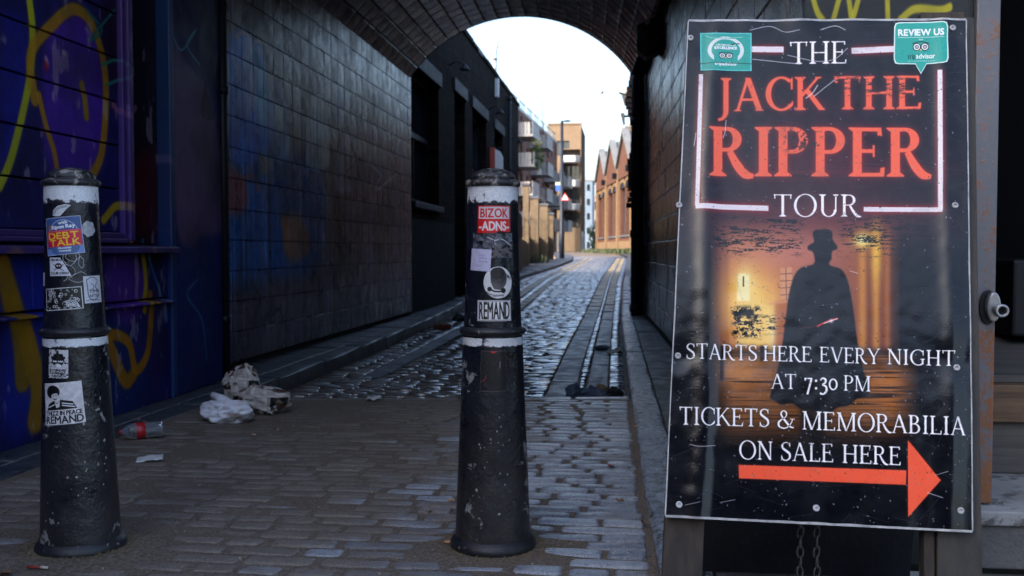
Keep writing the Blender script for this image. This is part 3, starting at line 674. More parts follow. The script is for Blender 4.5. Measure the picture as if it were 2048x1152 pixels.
# ---- vault and bridge
def rspr(y): return (float(np.interp(y, [3, 12.05], [.56, .06])), 2.93)
def vprof(y, n):                                          # n+1 points along the arch, springing to springing
    xr, _ = rspr(y); xl = XW; cx = (xl+xr)/2; a = (xr-xl)/2; o = []
    z0 = 2.88; rise = .70+max(0, (a-1.33))*.4; R = (a*a+rise*rise)/(2*rise); al = math.asin(a/R)
    for i in range(n+1):
        q = -al+2*al*i/n; o.append((cx+R*math.sin(q), z0+R*math.cos(q)-(R-rise)))
    return o
bridge = thing('railway_bridge', 'low railway bridge whose tiled arch spans the cobbled lane', 'bridge', (-1, 8, 0))
YB0, YB1 = 3.05, 12.05
mb = MB(); n = 40
for j in range(12):
    a, b = YB0+(YB1-YB0)*j/12, YB0+(YB1-YB0)*(j+1)/12; A_, B_ = vprof(a, n), vprof(b, n)
    for i in range(n): mb.quad((A_[i][0], a, A_[i][1]+.014), (A_[i+1][0], a, A_[i+1][1]+.014), (B_[i+1][0], b, B_[i+1][1]+.014), (B_[i][0], b, B_[i][1]+.014))
for yf in (YB0, YB1):
    P = vprof(yf, n)
    for i in range(n): mb.quad((P[i][0], yf, P[i][1]+.014), (P[i+1][0], yf, P[i+1][1]+.014), (P[i+1][0], yf, 4.7), (P[i][0], yf, 4.7))
    mb.quad((XW-3, yf, 2.88), (XW, yf, 2.88), (XW, yf, 4.7), (XW-3, yf, 4.7)); xr = P[-1][0]; mb.quad((xr, yf, 2.88), (xr+5, yf, 2.88), (xr+5, yf, 4.7), (xr, yf, 4.7))
mb.quad((-6, YB0, 4.7), (6, YB0, 4.7), (6, YB1, 4.7), (-6, YB1, 4.7))
mb.build('bridge_body', M_SOOT, bridge)
t = Nt('vault_tile'); p = t.pos(); f = t.noise(3, 7, .7, p); r = t.rnd()
c = t.mix(t.ramp(f, [(.35, 0.), (.62, 1.)]), (.28, .28, .31), (.75, .73, .74)); c = t.mix(t.math('MULTIPLY', r, .5), c, (.05, .04, .045)); c = t.mix(t.ramp(t.noise(1.1, 5, .7, p), [(.42, 0.), (.62, .8)]), c, (.16, .15, .17))
M_VTILE = t.fin(c, t.mr(f, .3, .7, .16, .38), t.bump(t.noise(40, 5, .6, p), .3, .003), spec=.8)
NA = 19; TL = .232; V = []
for c in range(int((YB1-YB0)/TL)):
    y = YB0+TL*(c+.5)+.1; P = vprof(y, NA)
    for i in range(NA):
        (x0, z0), (x1, z1) = P[i], P[i+1]; V.append(((x0+x1)/2, min(y, YB1-TL/2), (z0+z1)/2, math.atan2(z1-z0, x1-x0), math.hypot(x1-x0, z1-z0)))
nv, rv = split_pieces(V, [area((x, y, z), L, TL*max(.05, 3/y))*(1 if y > 6 else .3) for x, y, z, a, L in V], 300)
VT = [tile_mesh(.158, TL-.008, None, k, .008) for k in range(5)]; VTm = [m.mesh('vault_tile', M_VTILE) for m in VT]
def vmat(a): return Matrix(((math.cos(a), 0, math.sin(a)), (0, -1, 0), (math.sin(a), 0, -math.cos(a)))).to_4x4()
for i, (x, y, z, a, L) in enumerate(nv):
    o = link('vault_tile', VTm[i % 5], bridge, (x+1, y-8, z)); o.rotation_euler = (vmat(a) @ Matrix.Rotation(random.uniform(-.012, .012), 4, 'X')).to_euler(); o.scale = ((L-.01)/.158, 1, 1)
big = MB()
for i, (x, y, z, a, L) in enumerate(rv): add_at(big, VT[i % 5], Matrix.Translation((x, y, z)) @ vmat(a) @ Matrix.Scale((L-.01)/.158, 4, (1, 0, 0)))
big.build('vault_tiles', M_VTILE, bridge, kind='stuff')

# ================================================================== LEFT SHOPFRONT (near side of the bridge)
shop_l = thing('shopfront', 'boarded up purple and blue shopfront covered in yellow sprayed outlines', 'shopfront', (XS, 4, 0))
mb = MB(); mb.box(XS-.5, XS-.16, -2.5, 5.95, -.1, 4.7); mb.box(XS-.5, XS-.02, -2.5, .9, -.1, 4.7); mb.build('wall', M_SOOT, shop_l)  # out-of-view length and height sized to keep the sun off the foreground
z = .885; yq = [.9, 3.02, 4.65]
while z < 2.6:
    for a, b in zip(yq, yq[1:]):
        mb = MB(); mb.box(XS-.03, XS+random.uniform(-.003, .003), a+.003, b-.003, z+.004, z+.206); mb.build('plank', M_SHOP, shop_l, bevel=.003)
    z += .211
mb = MB(); mb.box(XS-.03, XS+.022, 4.65, 4.685, .845, 2.86); mb.box(XS-.03, XS+.036, 4.685, 4.73, .845, 2.86); mb.build('frame_post', M_PURPLE, shop_l, bevel=.005)
mb = MB(); mb.box(XS-.03, XS+.022, .9, 4.649, .856, .884); mb.box(XS-.03, XS+.034, .9, 4.684, .834, .8555); mb.build('frame_rail', M_PURPLE, shop_l, bevel=.005)
mb = MB(); mb.box(XS-.12, XS-.05, 4.732, 5.15, .835, 2.86); mb.build('recessed_panel', M_SHOP, shop_l)
mb = MB(); mb.prism([(XS-.12, .9, .785), (XS+.07, .9, .785), (XS+.07, .9, .815), (XS-.12, .9, .833)], (0, 4.25, 0)); mb.build('sill', M_PURPLE, shop_l, bevel=.004)
for a, b in ((.9, 2.4), (2.41, 3.9), (3.91, 5.15)):
    mb = MB(); mb.box(XS-.1, XS+.0, a, b, .55, .783); mb.build('riser_panel', M_SHOP, shop_l, bevel=.004)
mb = MB(); mb.prism([(XS-.1, .9, .52), (XS+.05, .9, .52), (XS+.05, .9, .532), (XS-.1, .9, .548)], (0, 4.25, 0)); mb.build('ledge', M_SHOP, shop_l, bevel=.004)
for a, b in ((.9, 3.2), (3.21, 5.15)):
    mb = MB(); mb.box(XS-.1, XS+.012, a, b, .0, .518); mb.build('plinth_panel', M_SHOP, shop_l, bevel=.004)
mb = MB(); mb.box(XS-.15, XS+.026, 5.152, 5.205, 0, 2.86); mb.build('corner_strip', M_BLUETRIM, shop_l, bevel=.006)
mb = MB(); mb.box(XS-.15, XS+.012, 5.207, 5.86, 0, 2.86); mb.build('pilaster', M_SHOP, shop_l, bevel=.008)
mb = MB(); mb.box(XS-.15, XS-.03, 5.862, 5.97, 0, 2.86); mb.build('side_strip', M_BLUETRIM, shop_l)
pipe = thing('drainpipe', 'black cast iron drainpipe between the blue pilaster and the tiled wall', 'drainpipe', (XS+.03, 5.84, 0))
mb = MB().tube([(XS-.0, 5.915, 0), (XS-.0, 5.915, 2.86)], .03, 14); mb.build('pipe', M_BLACK, pipe, True)
for z in (.35, 1.75, 2.6): mb = MB().tube([(XS-.0, 5.915, z), (XS-.0, 5.915, z+.05)], .037, 14); mb.build('collar', M_BLACK, pipe, True)

# ================================================================== LOW BRICK BUILDING BEYOND THE BRIDGE (left)
XB = -2.68
M_BRKL = brickmat('dark_london_brick', (.034, .024, .019), (.010, .008, .009), (.006, .006, .008), 1, 1, .9, (.005, .006, .010), (.42, .7), 1.0)
M_FRAME = weathered('navy_paint', (.006, .009, .018), (.016, .022, .04), 5, .35, .6); M_STONE = weathered('sooty_stone', (.05, .055, .07), (.13, .135, .15), 5, .5, .8)
t = Nt('dark_glass'); M_GLASS = t.fin(t.mix(t.noise(2, 4, .6, t.pos()), (.008, .01, .014), (.03, .035, .045)), .08, spec=.6)
bb = thing('brick_building', 'low dark brick building with tall recessed doorways just beyond the bridge', 'building', (XB, 18, 0))
def holed(mb, O, U, V, N, W, H, holes, depth, H2=None):   # wall face with real reveals; holes (u0,u1,v0,v1)
    O, U, V, N = (np.asarray(q, float) for q in (O, U, V, N)); us = sorted({0, W, *[h[0] for h in holes], *[h[1] for h in holes]}); vs = sorted({0, H, *[h[2] for h in holes], *[h[3] for h in holes]})
    P = lambda u, v, d=0: O+U*u+V*v-N*d
    for a, b in zip(us, us[1:]):
        for c, e in zip(vs, vs[1:]):
            m = ((a+b)/2, (c+e)/2)
            if any(h[0] < m[0] < h[1] and h[2] < m[1] < h[3] for h in holes): continue
            mb.quad(P(a, c), P(b, c), P(b, e), P(a, e))
    for a, b, c, e in holes:
        mb.quad(P(a, c), P(a, e), P(a, e, depth), P(a, c, depth)); mb.quad(P(b, e), P(b, c), P(b, c, depth), P(b, e, depth))
        mb.quad(P(a, e), P(b, e), P(b, e, depth), P(a, e, depth)); mb.quad(P(b, c), P(a, c), P(a, c, depth), P(b, c, depth))
BY0, BY1 = 12.1, 25.2
ops = [(12.42, 14.3, 1.42, 3.15, 'window'), (15.65, 16.7, 0.02, 3.3, 'door'), (17.5, 19.3, .02, 3.3, 'door'), (20.5, 21.9, .02, 3.3, 'door')]
mb = MB(); holed(mb, (XB, BY0, -.1), (0, 1, 0), (0, 0, 1), (1, 0, 0), BY1-BY0, 4.5, [(a-BY0, b-BY0, c+.1, e+.1) for a, b, c, e, _ in ops], .3)
mb.quad((XB, BY1, -.1), (XB-6, BY1, -.1), (XB-6, BY1, 4.4), (XB, BY1, 4.4)); mb.quad((XB, BY0, 4.4), (XB, BY1, 4.4), (XB-6, BY1, 4.4), (XB-6, BY0, 4.4)); mb.box(XB-.6, XB-.301, BY0, BY1, -.1, 4.35)
mb.build('wall', M_BRKL, bb)
y = BY0
while y < BY1:                                            # uneven coping course, stepping down towards the far end
    h = random.uniform(0, .02); mb = MB(); mb.box(XB-.3, XB+.03, y+.004, min(y+.6, BY1)-.004, 4.402, 4.47+h); mb.build('coping_stone', M_STONE if random.random() < .1 else M_BRKL, bb); y += .6
for a, b, c, e, kind in ops:
    f = MB(); w_ = .07
    f.box(XB-.26, XB-.16, a+.002, a+w_, c+.002, e-.002); f.box(XB-.26, XB-.16, b-w_, b-.002, c+.002, e-.002); f.box(XB-.26, XB-.16, a+w_, b-w_, e-w_, e-.002)
    if kind == 'window':
        f.box(XB-.26, XB-.16, a+w_, b-w_, c+.002, c+w_); f.box(XB-.26, XB-.14, a+w_, b-w_, 2.30, 2.37); f.box(XB-.25, XB-.17, (a+b)/2-.02, (a+b)/2+.02, c+w_, 2.30)
        wf = f.build('window_frame', M_FRAME, bb)
        for q0, q1 in ((c+w_, 2.30), (2.37, e-w_)): MB().box(XB-.235, XB-.225, a+w_, b-w_, q0, q1).build('pane', M_GLASS, wf)
        MB().box(XB-.25, XB+.07, a-.06, b+.06, c-.085, c-.001).build('window_sill', M_STONE, bb, bevel=.01)
    else:
        wf = f.build('door_frame', M_FRAME, bb); n = max(2, int((b-a)/.5))
        MB().box(XB-.25, XB-.2, a+w_, b-w_, c+.02, 2.35).build('door_leaf', M_FRAME, bb); MB().box(XB-.235, XB-.225, a+w_, b-w_, 2.42, e-w_).build('pane', M_GLASS, wf)
        MB().box(XB-.3, XB+.03, a, b, -.12, .019).build('doorstep', M_STONE, bb)
    MB().box(XB-.05, XB+.035, a-.12, b+.12, e+.0, e+.2).build('lintel', weathered('painted_lintel', (.010, .012, .020), (.024, .028, .04), 6, .5, .8) if 'painted_lintel' not in bpy.data.materials else bpy.data.materials['painted_lintel'], bb, bevel=.006)
t = Nt('scribbled_plinth'); p = t.pos(); v = t.vor(7, t.mp(p, (1, 1.5, 1)), 'DISTANCE_TO_EDGE'); c = t.mix(t.noise(6, 6, .7, p), (.003, .006, .010), (.010, .018, .022)); c = t.mix(t.ramp(v, [(.02, 1.), (.05, 0.)]), c, (.02, .065, .075))
M_PLINTH = t.fin(t.mix(t.ramp(t.noise(3, 6, .7, p), [(.4, 0.), (.6, 1.)]), (.008, .010, .014), c), .8, t.bump(t.noise(60, 5, .6, p), .4, .004), spec=.1)
for a, b in ((12.12, 15.5), (16.85, 17.35), (19.45, 20.35), (22.05, 25.1)): MB().box(XB-.02, XB+.022, a, b, .0, 1.2).build('plinth', M_PLINTH, bb)
for i, (y, z) in enumerate(((15.2, 3.62), (19.6, 3.55), (23.2, 3.35))):
    lamp = thing('wall_lamp', ['small black hooded lamp between the sash window and first doorway', 'small black hooded lamp above the wide middle doorway', 'small black hooded lamp past the last doorway'][i], 'lamp', (XB, y, z), 'lamps along the low brick building')
    MB().tube([(XB, y, z), (XB+.1, y, z+.06), (XB+.2, y, z+.04), (XB+.24, y, z-.02)], .012, 8).build('arm', M_BLACK, lamp, True)
    MB().lathe([(.015, .05), (.03, .03), (.075, -.03), (.08, -.045), (.0, -.03)], 20, (XB+.24, y, z-.03)).build('shade', M_BLACK, lamp, True)
M_PALE = weathered('pale_metal', (.5, .56, .6), (.7, .74, .76), 5, .35, .6)
fl = thing('flue_pipe', 'thin pale flue pipe rising above the low brick building', 'pipe', tuple(pl(990, 140, 0, XB+.02)))
P0 = pl(990, 165, 0, XB-.03); MB().tube([(P0[0], P0[1], 4.0), (P0[0], P0[1], 4.95), (P0[0]+.03, P0[1], 5.02), (P0[0]+.03, P0[1], 5.18)], .035, 10).build('pipe', M_PALE, fl, True)
for z in (4.3, 4.75): MB().tube([(P0[0], P0[1], z), (P0[0], P0[1], z+.04)], .046, 10).build('collar', M_STONE, fl, True)
P0 = pl(992, 175, 0, XB+.02); bx = thing('cable_box', 'upright pale cable box fixed high on the low brick building', 'box', tuple(P0))
MB().box(XB+.0, XB+.08, P0[1]-.06, P0[1]+.06, P0[2]-.2, P0[2]+.18).build('body', M_PALE, bx, bevel=.01); MB().box(XB+.0, XB+.10, P0[1]-.07, P0[1]+.07, P0[2]+.183, P0[2]+.2).build('lid', M_STONE, bx); MB().tube([(XB+.03, P0[1], P0[2]-.2), (XB+.03, P0[1], P0[2]-.8)], .012, 8).build('cable', M_BLACK, bx)
P0 = pl(990, 325, 0, XB+.1); sg = thing('hanging_sign', 'small white sign with a red edge projecting from the low brick building', 'sign', tuple(P0))
MB().prism([(XB+.02, P0[1], P0[2]-.4), (XB+.26, P0[1], P0[2]-.4), (XB+.26, P0[1], P0[2]+.1), (XB+.2, P0[1], P0[2]+.22), (XB+.08, P0[1], P0[2]+.28), (XB+.02, P0[1], P0[2]+.28)], (0, .03, 0)).build('face', flat('sign_white', (.75, .78, .8), .4), sg, bevel=.004)
MB().box(XB+.0, XB+.10, P0[1]-.006, P0[1]+.036, P0[2]-.42, P0[2]+.3).build('edge', flat('sign_red', (.45, .08, .05), .4), sg); MB().tube([(XB, P0[1]+.015, P0[2]+.29), (XB+.24, P0[1]+.015, P0[2]+.29)], .01, 8).build('bracket', M_BLACK, sg)
dp = thing('drainpipe', 'thin drainpipe near the far end of the low brick building', 'drainpipe', (XB+.06, 22.9, 0)); MB().tube([(XB+.06, 22.7, 0), (XB+.06, 22.7, 4.3)], .04, 10).build('pipe', M_BLACK, dp, True)
for z in (1.2, 2.6, 4.2): MB().tube([(XB+.06, 22.7, z), (XB+.06, 22.7, z+.06)], .052, 10).build('collar', M_BLACK, dp, True)

# ================================================================== RIGHT PIER beyond the arch
pier = thing('brick_pier', 'ragged dark brick pier at the far right foot of the arch', 'pier', (.3, 13.4, 0))
mb = MB(); mb.box(.10, .9, 12.4, 14.9, -.1, 5.8); mb.build('pier_body', M_SOOT, pier)
for k in range(46):                                       # toothed courses left where a wall was cut away
    z = 1.4+k*.078; d = max(0, mnoise.noise((z*1.9, 3, 1))+.3)*.12+random.uniform(0, .035); y0 = 14.3+random.uniform(-.05, .05)
    if d > .02: mb = MB(); mb.box(.10-d, .14, y0, y0+.21, z+.004, z+.069); mb.build('brick', M_SOOT, pier, bevel=.004)
dp = thing('drainpipe', 'tall dark drainpipe in front of the ragged pier at the end of the right wall', 'drainpipe', (.12, 12.3, 0))
MB().tube([(.115, 12.2, .0), (.115, 12.2, 4.6)], .047, 14).build('pipe', M_BLUETRIM if False else weathered('bluish_black_paint', (.012, .018, .03), (.03, .045, .07), 5, .3, .5), dp, True)
for z in (.05, .95, 2.3): MB().tube([(.115, 12.2, z), (.115, 12.2, z+.09)], .06, 14).build('collar', M_BLACK, dp, True)
def box_lamp(name, lab, P, s, up):
    o = thing(name, lab, 'floodlight', tuple(P)); x, y, z = P; lb = lab
    MB().prism([(x, y, z), (x+s, y, z), (x+s, y, z-s*.62), (x+.05*s, y, z-s*.42)], (0, s*.9, 0)).build('housing', M_PALE, o, bevel=.01)
    MB().prism([(x+s*.25, y+.02, z-s*.5), (x+s*.9, y+.02, z-s*.62), (x+s*.9, y+.02, z-s*1.5), (x+s*.55, y+.02, z-s*1.5)], (0, s*.6, 0)).build('bracket', M_STONE, o, bevel=.006); return o
P = dep(1237, 176, 15.2); o = box_lamp('floodlight', 'upper pale box floodlight jutting from the pier against the sky', P, .17, 1)
P2 = dep(1203, 184, 15.2); cmr = thing('camera_arm', 'tiny pale camera on a thin rod reaching out from the upper floodlight', 'camera', tuple(P2))
MB().tube([tuple(P2), tuple(P+np.array([.02, 0, -.06]))], .005, 6).build('rod', M_PALE, cmr); MB().lathe([(0, .03), (.025, .02), (.03, 0), (.02, -.025), (0, -.03)], 14, tuple(P2)).build('dome', M_PALE, cmr, True)
P = dep(1241, 226, 15.2); o = thing('junction_box', 'small grey wedge shaped box below the floodlight on the pier', 'box', tuple(P)); x, y, z = P
MB().prism([(x, y, z), (x+.06, y, z), (x+.07, y, z-.16), (x+.04, y, z-.17)], (0, .12, 0)).build('housing', M_STONE, o, bevel=.005); MB().box(x+.055, .11, y+.03, y+.06, z-.06, z-.03).build('bracket', M_BLACK, o)

bw_ = thing('added_shade_wall', 'unseen dark brick wall added along the right kerb to darken the lane', 'wall', (.6, 15, 0))  # hidden behind the pier, put in to darken lane and brick building
MB().prism([(.40, 14.92, -.1), (.42, 34, .0), (.95, 56, .3), (1.4, 56, .3), (1.4, 14.92, -.1)], (0, 0, 4.6)).build('wall', M_SOOT, bw_); MB().prism([(.36, 14.92, 4.502), (.38, 34, 4.602), (.91, 56, 4.902), (1.44, 56, 4.902), (1.44, 14.92, 4.502)], (0, 0, .1)).build('coping', M_STONE, bw_)

# near floodlight on the right wall
P = pl(1330, 70, 0, .36); o = thing('floodlight', 'big black boxy floodlight high on the right tunnel wall near the board', 'floodlight', (float(P[0]), float(P[1]), float(P[2]))); x, y, z = P
x -= .06
MB().prism([(x-.20, y, z+.10), (x+.04, y, z+.20), (x+.04, y, z-.13), (x-.11, y, z-.20), (x-.20, y, z-.12)], (0, .26, 0)).build('housing', M_BLACK, o, bevel=.012)
MB().box(x+.03, x+.12, y+.08, y+.16, z-.04, z+.05).build('bracket', M_BLACK, o); MB().poly([(x-.19, y-.004, z-.10), (x-.11, y-.004, z-.17), (x-.11, y-.004, z+.08), (x-.19, y-.004, z+.06)]).build('lens', M_GLASS, o)

# ================================================================== FAR STREET
def bmat(n, a, b, mo, ax=0, sc=1): return brickmat(n, a, b, mo, ax, sc, .9)
M_YB = bmat('yellow_stock_brick', (.21, .155, .10), (.155, .11, .07), (.18, .15, .12)); M_YBy = bmat('yellow_stock_brick_side', (.21, .155, .10), (.155, .11, .07), (.18, .15, .12), 1)
M_TAN = bmat('tan_brick', (.27, .19, .12), (.22, .15, .10), (.25, .21, .17), 0, 1.5); M_BRN = bmat('shade_brown_brick', (.13, .08, .06), (.10, .064, .05), (.12, .10, .08), 1, 1.5); M_BRNx = bmat('brown_brick_front', (.30, .18, .12), (.22, .14, .10), (.25, .19, .15), 0, 1.5)
M_PINK = bmat('pink_brick', (.26, .135, .105), (.20, .105, .085), (.24, .18, .16), 1, 1.4); M_RED = bmat('red_brick', (.12, .055, .04), (.09, .042, .032), (.15, .10, .08), 1, 1.4); M_OR = bmat('ochre_brick', (.21, .135, .075), (.16, .10, .06), (.2, .15, .11), 1, 1.4)
M_WHITE = weathered('white_render', (.42, .44, .46), (.55, .56, .57), 2, .5, .7); M_GREYM = weathered('grey_metal', (.24, .24, .25), (.34, .33, .33), 3, .4, .6); M_SLATE = weathered('grey_slate', (.10, .105, .115), (.16, .165, .175), 2, .5, .8)
M_COPE = weathered('weathered_coping', (.12, .125, .135), (.19, .195, .205), 2, .6, .8); M_WGLASS = Nt('window_glass').fin((.05, .06, .07), .06, spec=.8); M_RAILG = Nt('railing_glass').fin((.35, .45, .5), .1, spec=.7)
DN = (0, 0, 1)
def frame(O, U): U = np.asarray(U, float); U = U/np.linalg.norm(U); return np.asarray(O, float), U, np.array([U[1], -U[0], 0.])
def win(root, F, u0, u1, z0, z1, d=.15, fm=None, bars=1):
    O, U, N = F; fr = MB(); P = lambda u, z, k: O+U*u+np.array([0, 0, z])-N*k; q = .07
    for a, b, c, e in ((u0, u0+q, z0, z1), (u1-q, u1, z0, z1), (u0+q, u1-q, z0, z0+q), (u0+q, u1-q, z1-q, z1)): fr.obox(P(a, c, d), U*(b-a), (0, 0, e-c), N*.06)
    for k in range(bars): um = u0+(u1-u0)*(k+1)/(bars+1); fr.obox(P(um-.03, z0+q, d), U*.06, (0, 0, z1-z0-2*q), N*.05)
    o = fr.build('window', fm or M_FRAME, root); pn = MB(); pn.quad(P(u0+q, z0+q, d-.02), P(u1-q, z0+q, d-.02), P(u1-q, z1-q, d-.02), P(u0+q, z1-q, d-.02)); pn.build('pane', M_WGLASS, o); return o

# garden wall with brick piers, pavement side
for i, (x0, x1, yt, D, lab) in enumerate(((1046, 1058, 372, 33, 'nearest brick gate pier, partly behind the corner of the low brick building'), (1060, 1077, 398, 36, 'dark wide brick gate pier with a weathered cap'), (1079, 1096, 412, 38.5, 'yellow brick gate pier catching the light'), (1097, 1107, 430, 41, 'narrow brick gate pier closest to the street lamp'))):
    a, b = dep(x0, 500, D), dep(x1, 500, D); zt = dep(x0, yt, D)[2]; zb = zr(a[1])+.02; o = thing('gate_pier', lab, 'pier', (float(a[0]+b[0])/2, float(a[1]), zb), 'brick piers of the garden wall')
    w = b[0]-a[0]; MB().box(a[0], b[0], a[1], a[1]+w, zb, zt).build('shaft', M_YB, o, bevel=.01); MB().box(a[0]-.04, b[0]+.04, a[1]-.04, a[1]+w+.04, zt, zt+.09).build('cap', M_STONE, o, bevel=.02)
gw = thing('garden_wall', 'garden wall with railings linking the brick piers on the left', 'wall', (-4, 37, zr(37)))
M_RAIL = flat('rail_paint', (.03, .032, .035), .5)
for (xa, Da, xb, Db) in ((1040, 26.5, 1050, 33), (1056, 34, 1062, 36), (1074, 37, 1082, 38.6), (1093, 39.5, 1100, 41)):
    a, b = dep(xa, 500, Da), dep(xb, 500, Db); a[2] = zr(a[1])+.0; b[2] = zr(b[1]); d = b-a; d[2] = 0
    m = MB(); m.prism([a, a+d, a+d+np.array([-.22, 0, 0]), a+np.array([-.22, 0, 0])], (0, 0, 1.0)); m.build('wall_panel', M_YBy, gw)
    L = np.linalg.norm(d); n = max(2, int(L/.14)); rp = MB()
    for k in range(n): q = a+d*(k+.5)/n+np.array([-.1, 0, 1.0]); rp.tube([q, q+np.array([0, 0, .8])], .012, 5)
    rp.tube([a+np.array([-.1, 0, 1.78]), a+d+np.array([-.1, 0, 1.78])], .02, 5); rp.build('railing', M_RAIL, gw)
P = dep(1113, 520, 42); o = thing('ramp_wall', 'low curved sandy wall sweeping down beside the street lamp', 'wall', tuple(P))
pts = [(0, 0), (.05, 0), (-.1, .3), (-.25, .75), (-.33, 1.3), (-.40, 1.3), (-.40, 0)]
MB().prism([(P[0]+u, P[1]-.3+0*u, zr(42)+z) for u, z in pts], (0, .25, 0)).build('wall_body', weathered('sandy_render', (.38, .27, .18), (.5, .37, .26), 4), o, bevel=.01)
MB().prism([(P[0]+u*1.0+.01, P[1]-.32, zr(42)+z+.03) for u, z in pts[1:5]]+[(P[0]+u-.05, P[1]-.32, zr(42)+z+.03) for u, z in pts[4:0:-1]], (0, .30, 0)).build('coping', M_STONE, o)
P = dep(1104, 436, 43.5); o = thing('stair_rail', 'dark sloping stair railing behind the brick gate piers', 'railing', (float(P[0]), float(P[1]), zr(43))); 
for k in range(9):
    q = P+np.array([-.45+.1*k, .3, .9-.17*k]); MB().tube([q, q-np.array([0, 0, 1.1])], .014, 5).build('baluster', M_RAIL, o)
MB().tube([P+np.array([-.5, .3, 1.0]), P+np.array([.45, .3, -.6])], .03, 6).build('handrail', M_RAIL, o)

# street lamp
P = dep(1123.5, 518, 43); zb = zr(P[1]); LX, LY = float(P[0]), float(P[1]); top = dep(1123.5, 243, 43)[2]
o = thing('street_lamp', 'tall slim dark street lamp with a single flat arm over the lane', 'street lamp', (LX, LY, zb))
MB().tube([(LX, LY, zb), (LX, LY, zb+1.2), (LX, LY, zb+1.25), (LX, LY, top)], [.11, .11, .085, .06], 12).build('pole', M_FRAME, o, True)
MB().tube([(LX, LY, top-.03), (LX+.25, LY, top+.01), (LX+.3, LY, top)], .03, 8).build('arm', M_FRAME, o, True)
MB().prism([(LX+.12, LY-.08, top+.02), (LX+.42, LY-.08, top+.005), (LX+.30, LY-.08, top-.045), (LX+.12, LY-.08, top-.05)], (0, .16, 0)).build('luminaire', M_FRAME, o, bevel=.01)
M_BLUE = flat('blue_sign', (.03, .10, .42), .4)
a = dep(1111, 382, 43.2); b = dep(1121, 370, 43.2); o = thing('parking_sign', 'small blue sign with pale top band on the street lamp', 'sign', (float(a[0]), float(a[1]), float(a[2])))
MB().box(a[0], LX-.05, a[1], a[1]+.02, a[2], b[2]).build('plate', M_BLUE, o); MB().box(a[0], LX-.05, a[1]-.001, a[1]+.02, b[2]+.004, b[2]+.12).build('top_plate', flat('pale_yellow', (.6, .62, .4), .5), o)
c = dep(1130, 396, 42.6); s = .2; o = thing('warning_sign', 'white triangular warning sign with red border by the street lamp', 'sign', tuple(map(float, c)))
tri = lambda r, y, h: ([(c[0]-r, y, c[2]-r*.55), (c[0]+r, y, c[2]-r*.55), (c[0], y, c[2]+r*1.15)], (0, h, 0))
MB().prism(*tri(s, c[1], .015)).build('border', flat('warning_red', (.5, .04, .04), .4), o); MB().prism(*tri(s*.66, c[1]-.004, .004)).build('face', flat('sign_face', (.75, .75, .75), .4), o)
MB().box(c[0]-.02, c[0]+.02, c[1]-.006, c[1]-.0041, c[2]-.07, c[2]+.09).build('symbol', M_BLACK, o); MB().box(LX, c[0], c[1]+.016, c[1]+.03, c[2]-.02, c[2]+.02).build('bracket', M_FRAME, o)

# apartment terrace with balconies (left)
A0, A1 = dep(1022, 505, 84), dep(1114, 505, 116); A0[2] = A1[2] = .5; F = frame(A0, A1-A0); L = float(np.linalg.norm(A1-A0)); O, U, N = F; HT = 12.6
N = -N if N[0] < 0 else N; F = (O, U, N); st = 2.5
ap = thing('apartment_building', 'pink brick apartment terrace with grey box balconies on the left of the street', 'building', tuple(map(float, O)))
holes = []
for f in range(5):
    for k in range(9): u = 1.5+k*L/9; holes.append((u, u+1.1, .5+f*st+.6, .5+f*st+2.2) if (k % 3) else (u, u+1.9, .5+f*st+.2, .5+f*st+2.3))
mb = MB(); holed(mb, O, U, np.array([0, 0, 1.]), N, L, HT, [(a, b, c-.5+.0, e-.5+.0) for a, b, c, e in holes], .35)
mb.quad(O, O-N*8, O-N*8+np.array([0, 0, HT]), O+np.array([0, 0, HT])); mb.quad(O+U*L, O+U*L-N*8, O+U*L-N*8+np.array([0, 0, HT]), O+U*L+np.array([0, 0, HT])); mb.obox(O-N*8, U*L, N*7.6, (0, 0, HT))
mb.build('wall', M_PINK, ap)
for a, b, c, e in holes: win(ap, (O-np.array([0, 0, .5]), U, N), a, b, c, e, .2, M_FRAME)
Z = lambda z: np.array([0, 0, z])
m = MB(); m.obox(O+Z(HT), U*L, N*.1-N*.4, Z(.25)); m.build('parapet', M_GREYM, ap)
for k in range(7):                                        # set-back penthouses with glass rails
    u = 1+k*L/7; MB().obox(O+U*u-N*2.2+Z(HT), U*(L/7-1.6), -N*3, Z(1.4)).build('penthouse', M_GREYM, ap)
    for q in range(4): MB().obox(O+U*(u+q*.9)+Z(HT+.26)-N*.2, U*.8, -N*.03, Z(.75)).build('rail_panel', M_RAILG, ap)
    MB().obox(O+U*(u-.1)+Z(HT+1.02)-N*.24, U*(L/7-.8), N*.08, Z(.05)).build('handrail', M_FRAME, ap)
def balcony(root, O, U, N, u, z, w, d, slab, side, nm='balcony'):
    b = MB(); b.obox(O+U*u+Z(z), U*w, N*d, Z(.18)); o = b.build(nm, slab, root)
    n = int(w/.3)
    s = MB()
    for k in range(n): s.obox(O+U*(u+k*w/n+.02)+Z(z+.19)+N*(d-.06), U*(w/n-.05), N*.04, Z(1.0))
    for k in range(int(d/.3)):
        for uu in (u, u+w-.04): s.obox(O+U*uu+Z(z+.19)+N*(k*.3+.02), U*.04, N*.25, Z(1.0))
    s.obox(O+U*u+Z(z+1.2)+N*(d-.07), U*w, N*.06, Z(.05)); s.build('balustrade', side, o); return o
for f in range(1, 5):
    for u in (1.0, 10.6, 20.0, 28.5):
        if f == 4 and u > 15: continue
        balcony(ap, O, U, N, u+(.6 if f % 2 else 0), f*st-.1, 4.2, 1.7, M_GREYM, M_GREYM if (f+int(u)) % 3 else weathered('pinkish_grey_panel', (.30, .25, .24), (.4, .34, .33), 2, .5, .7))
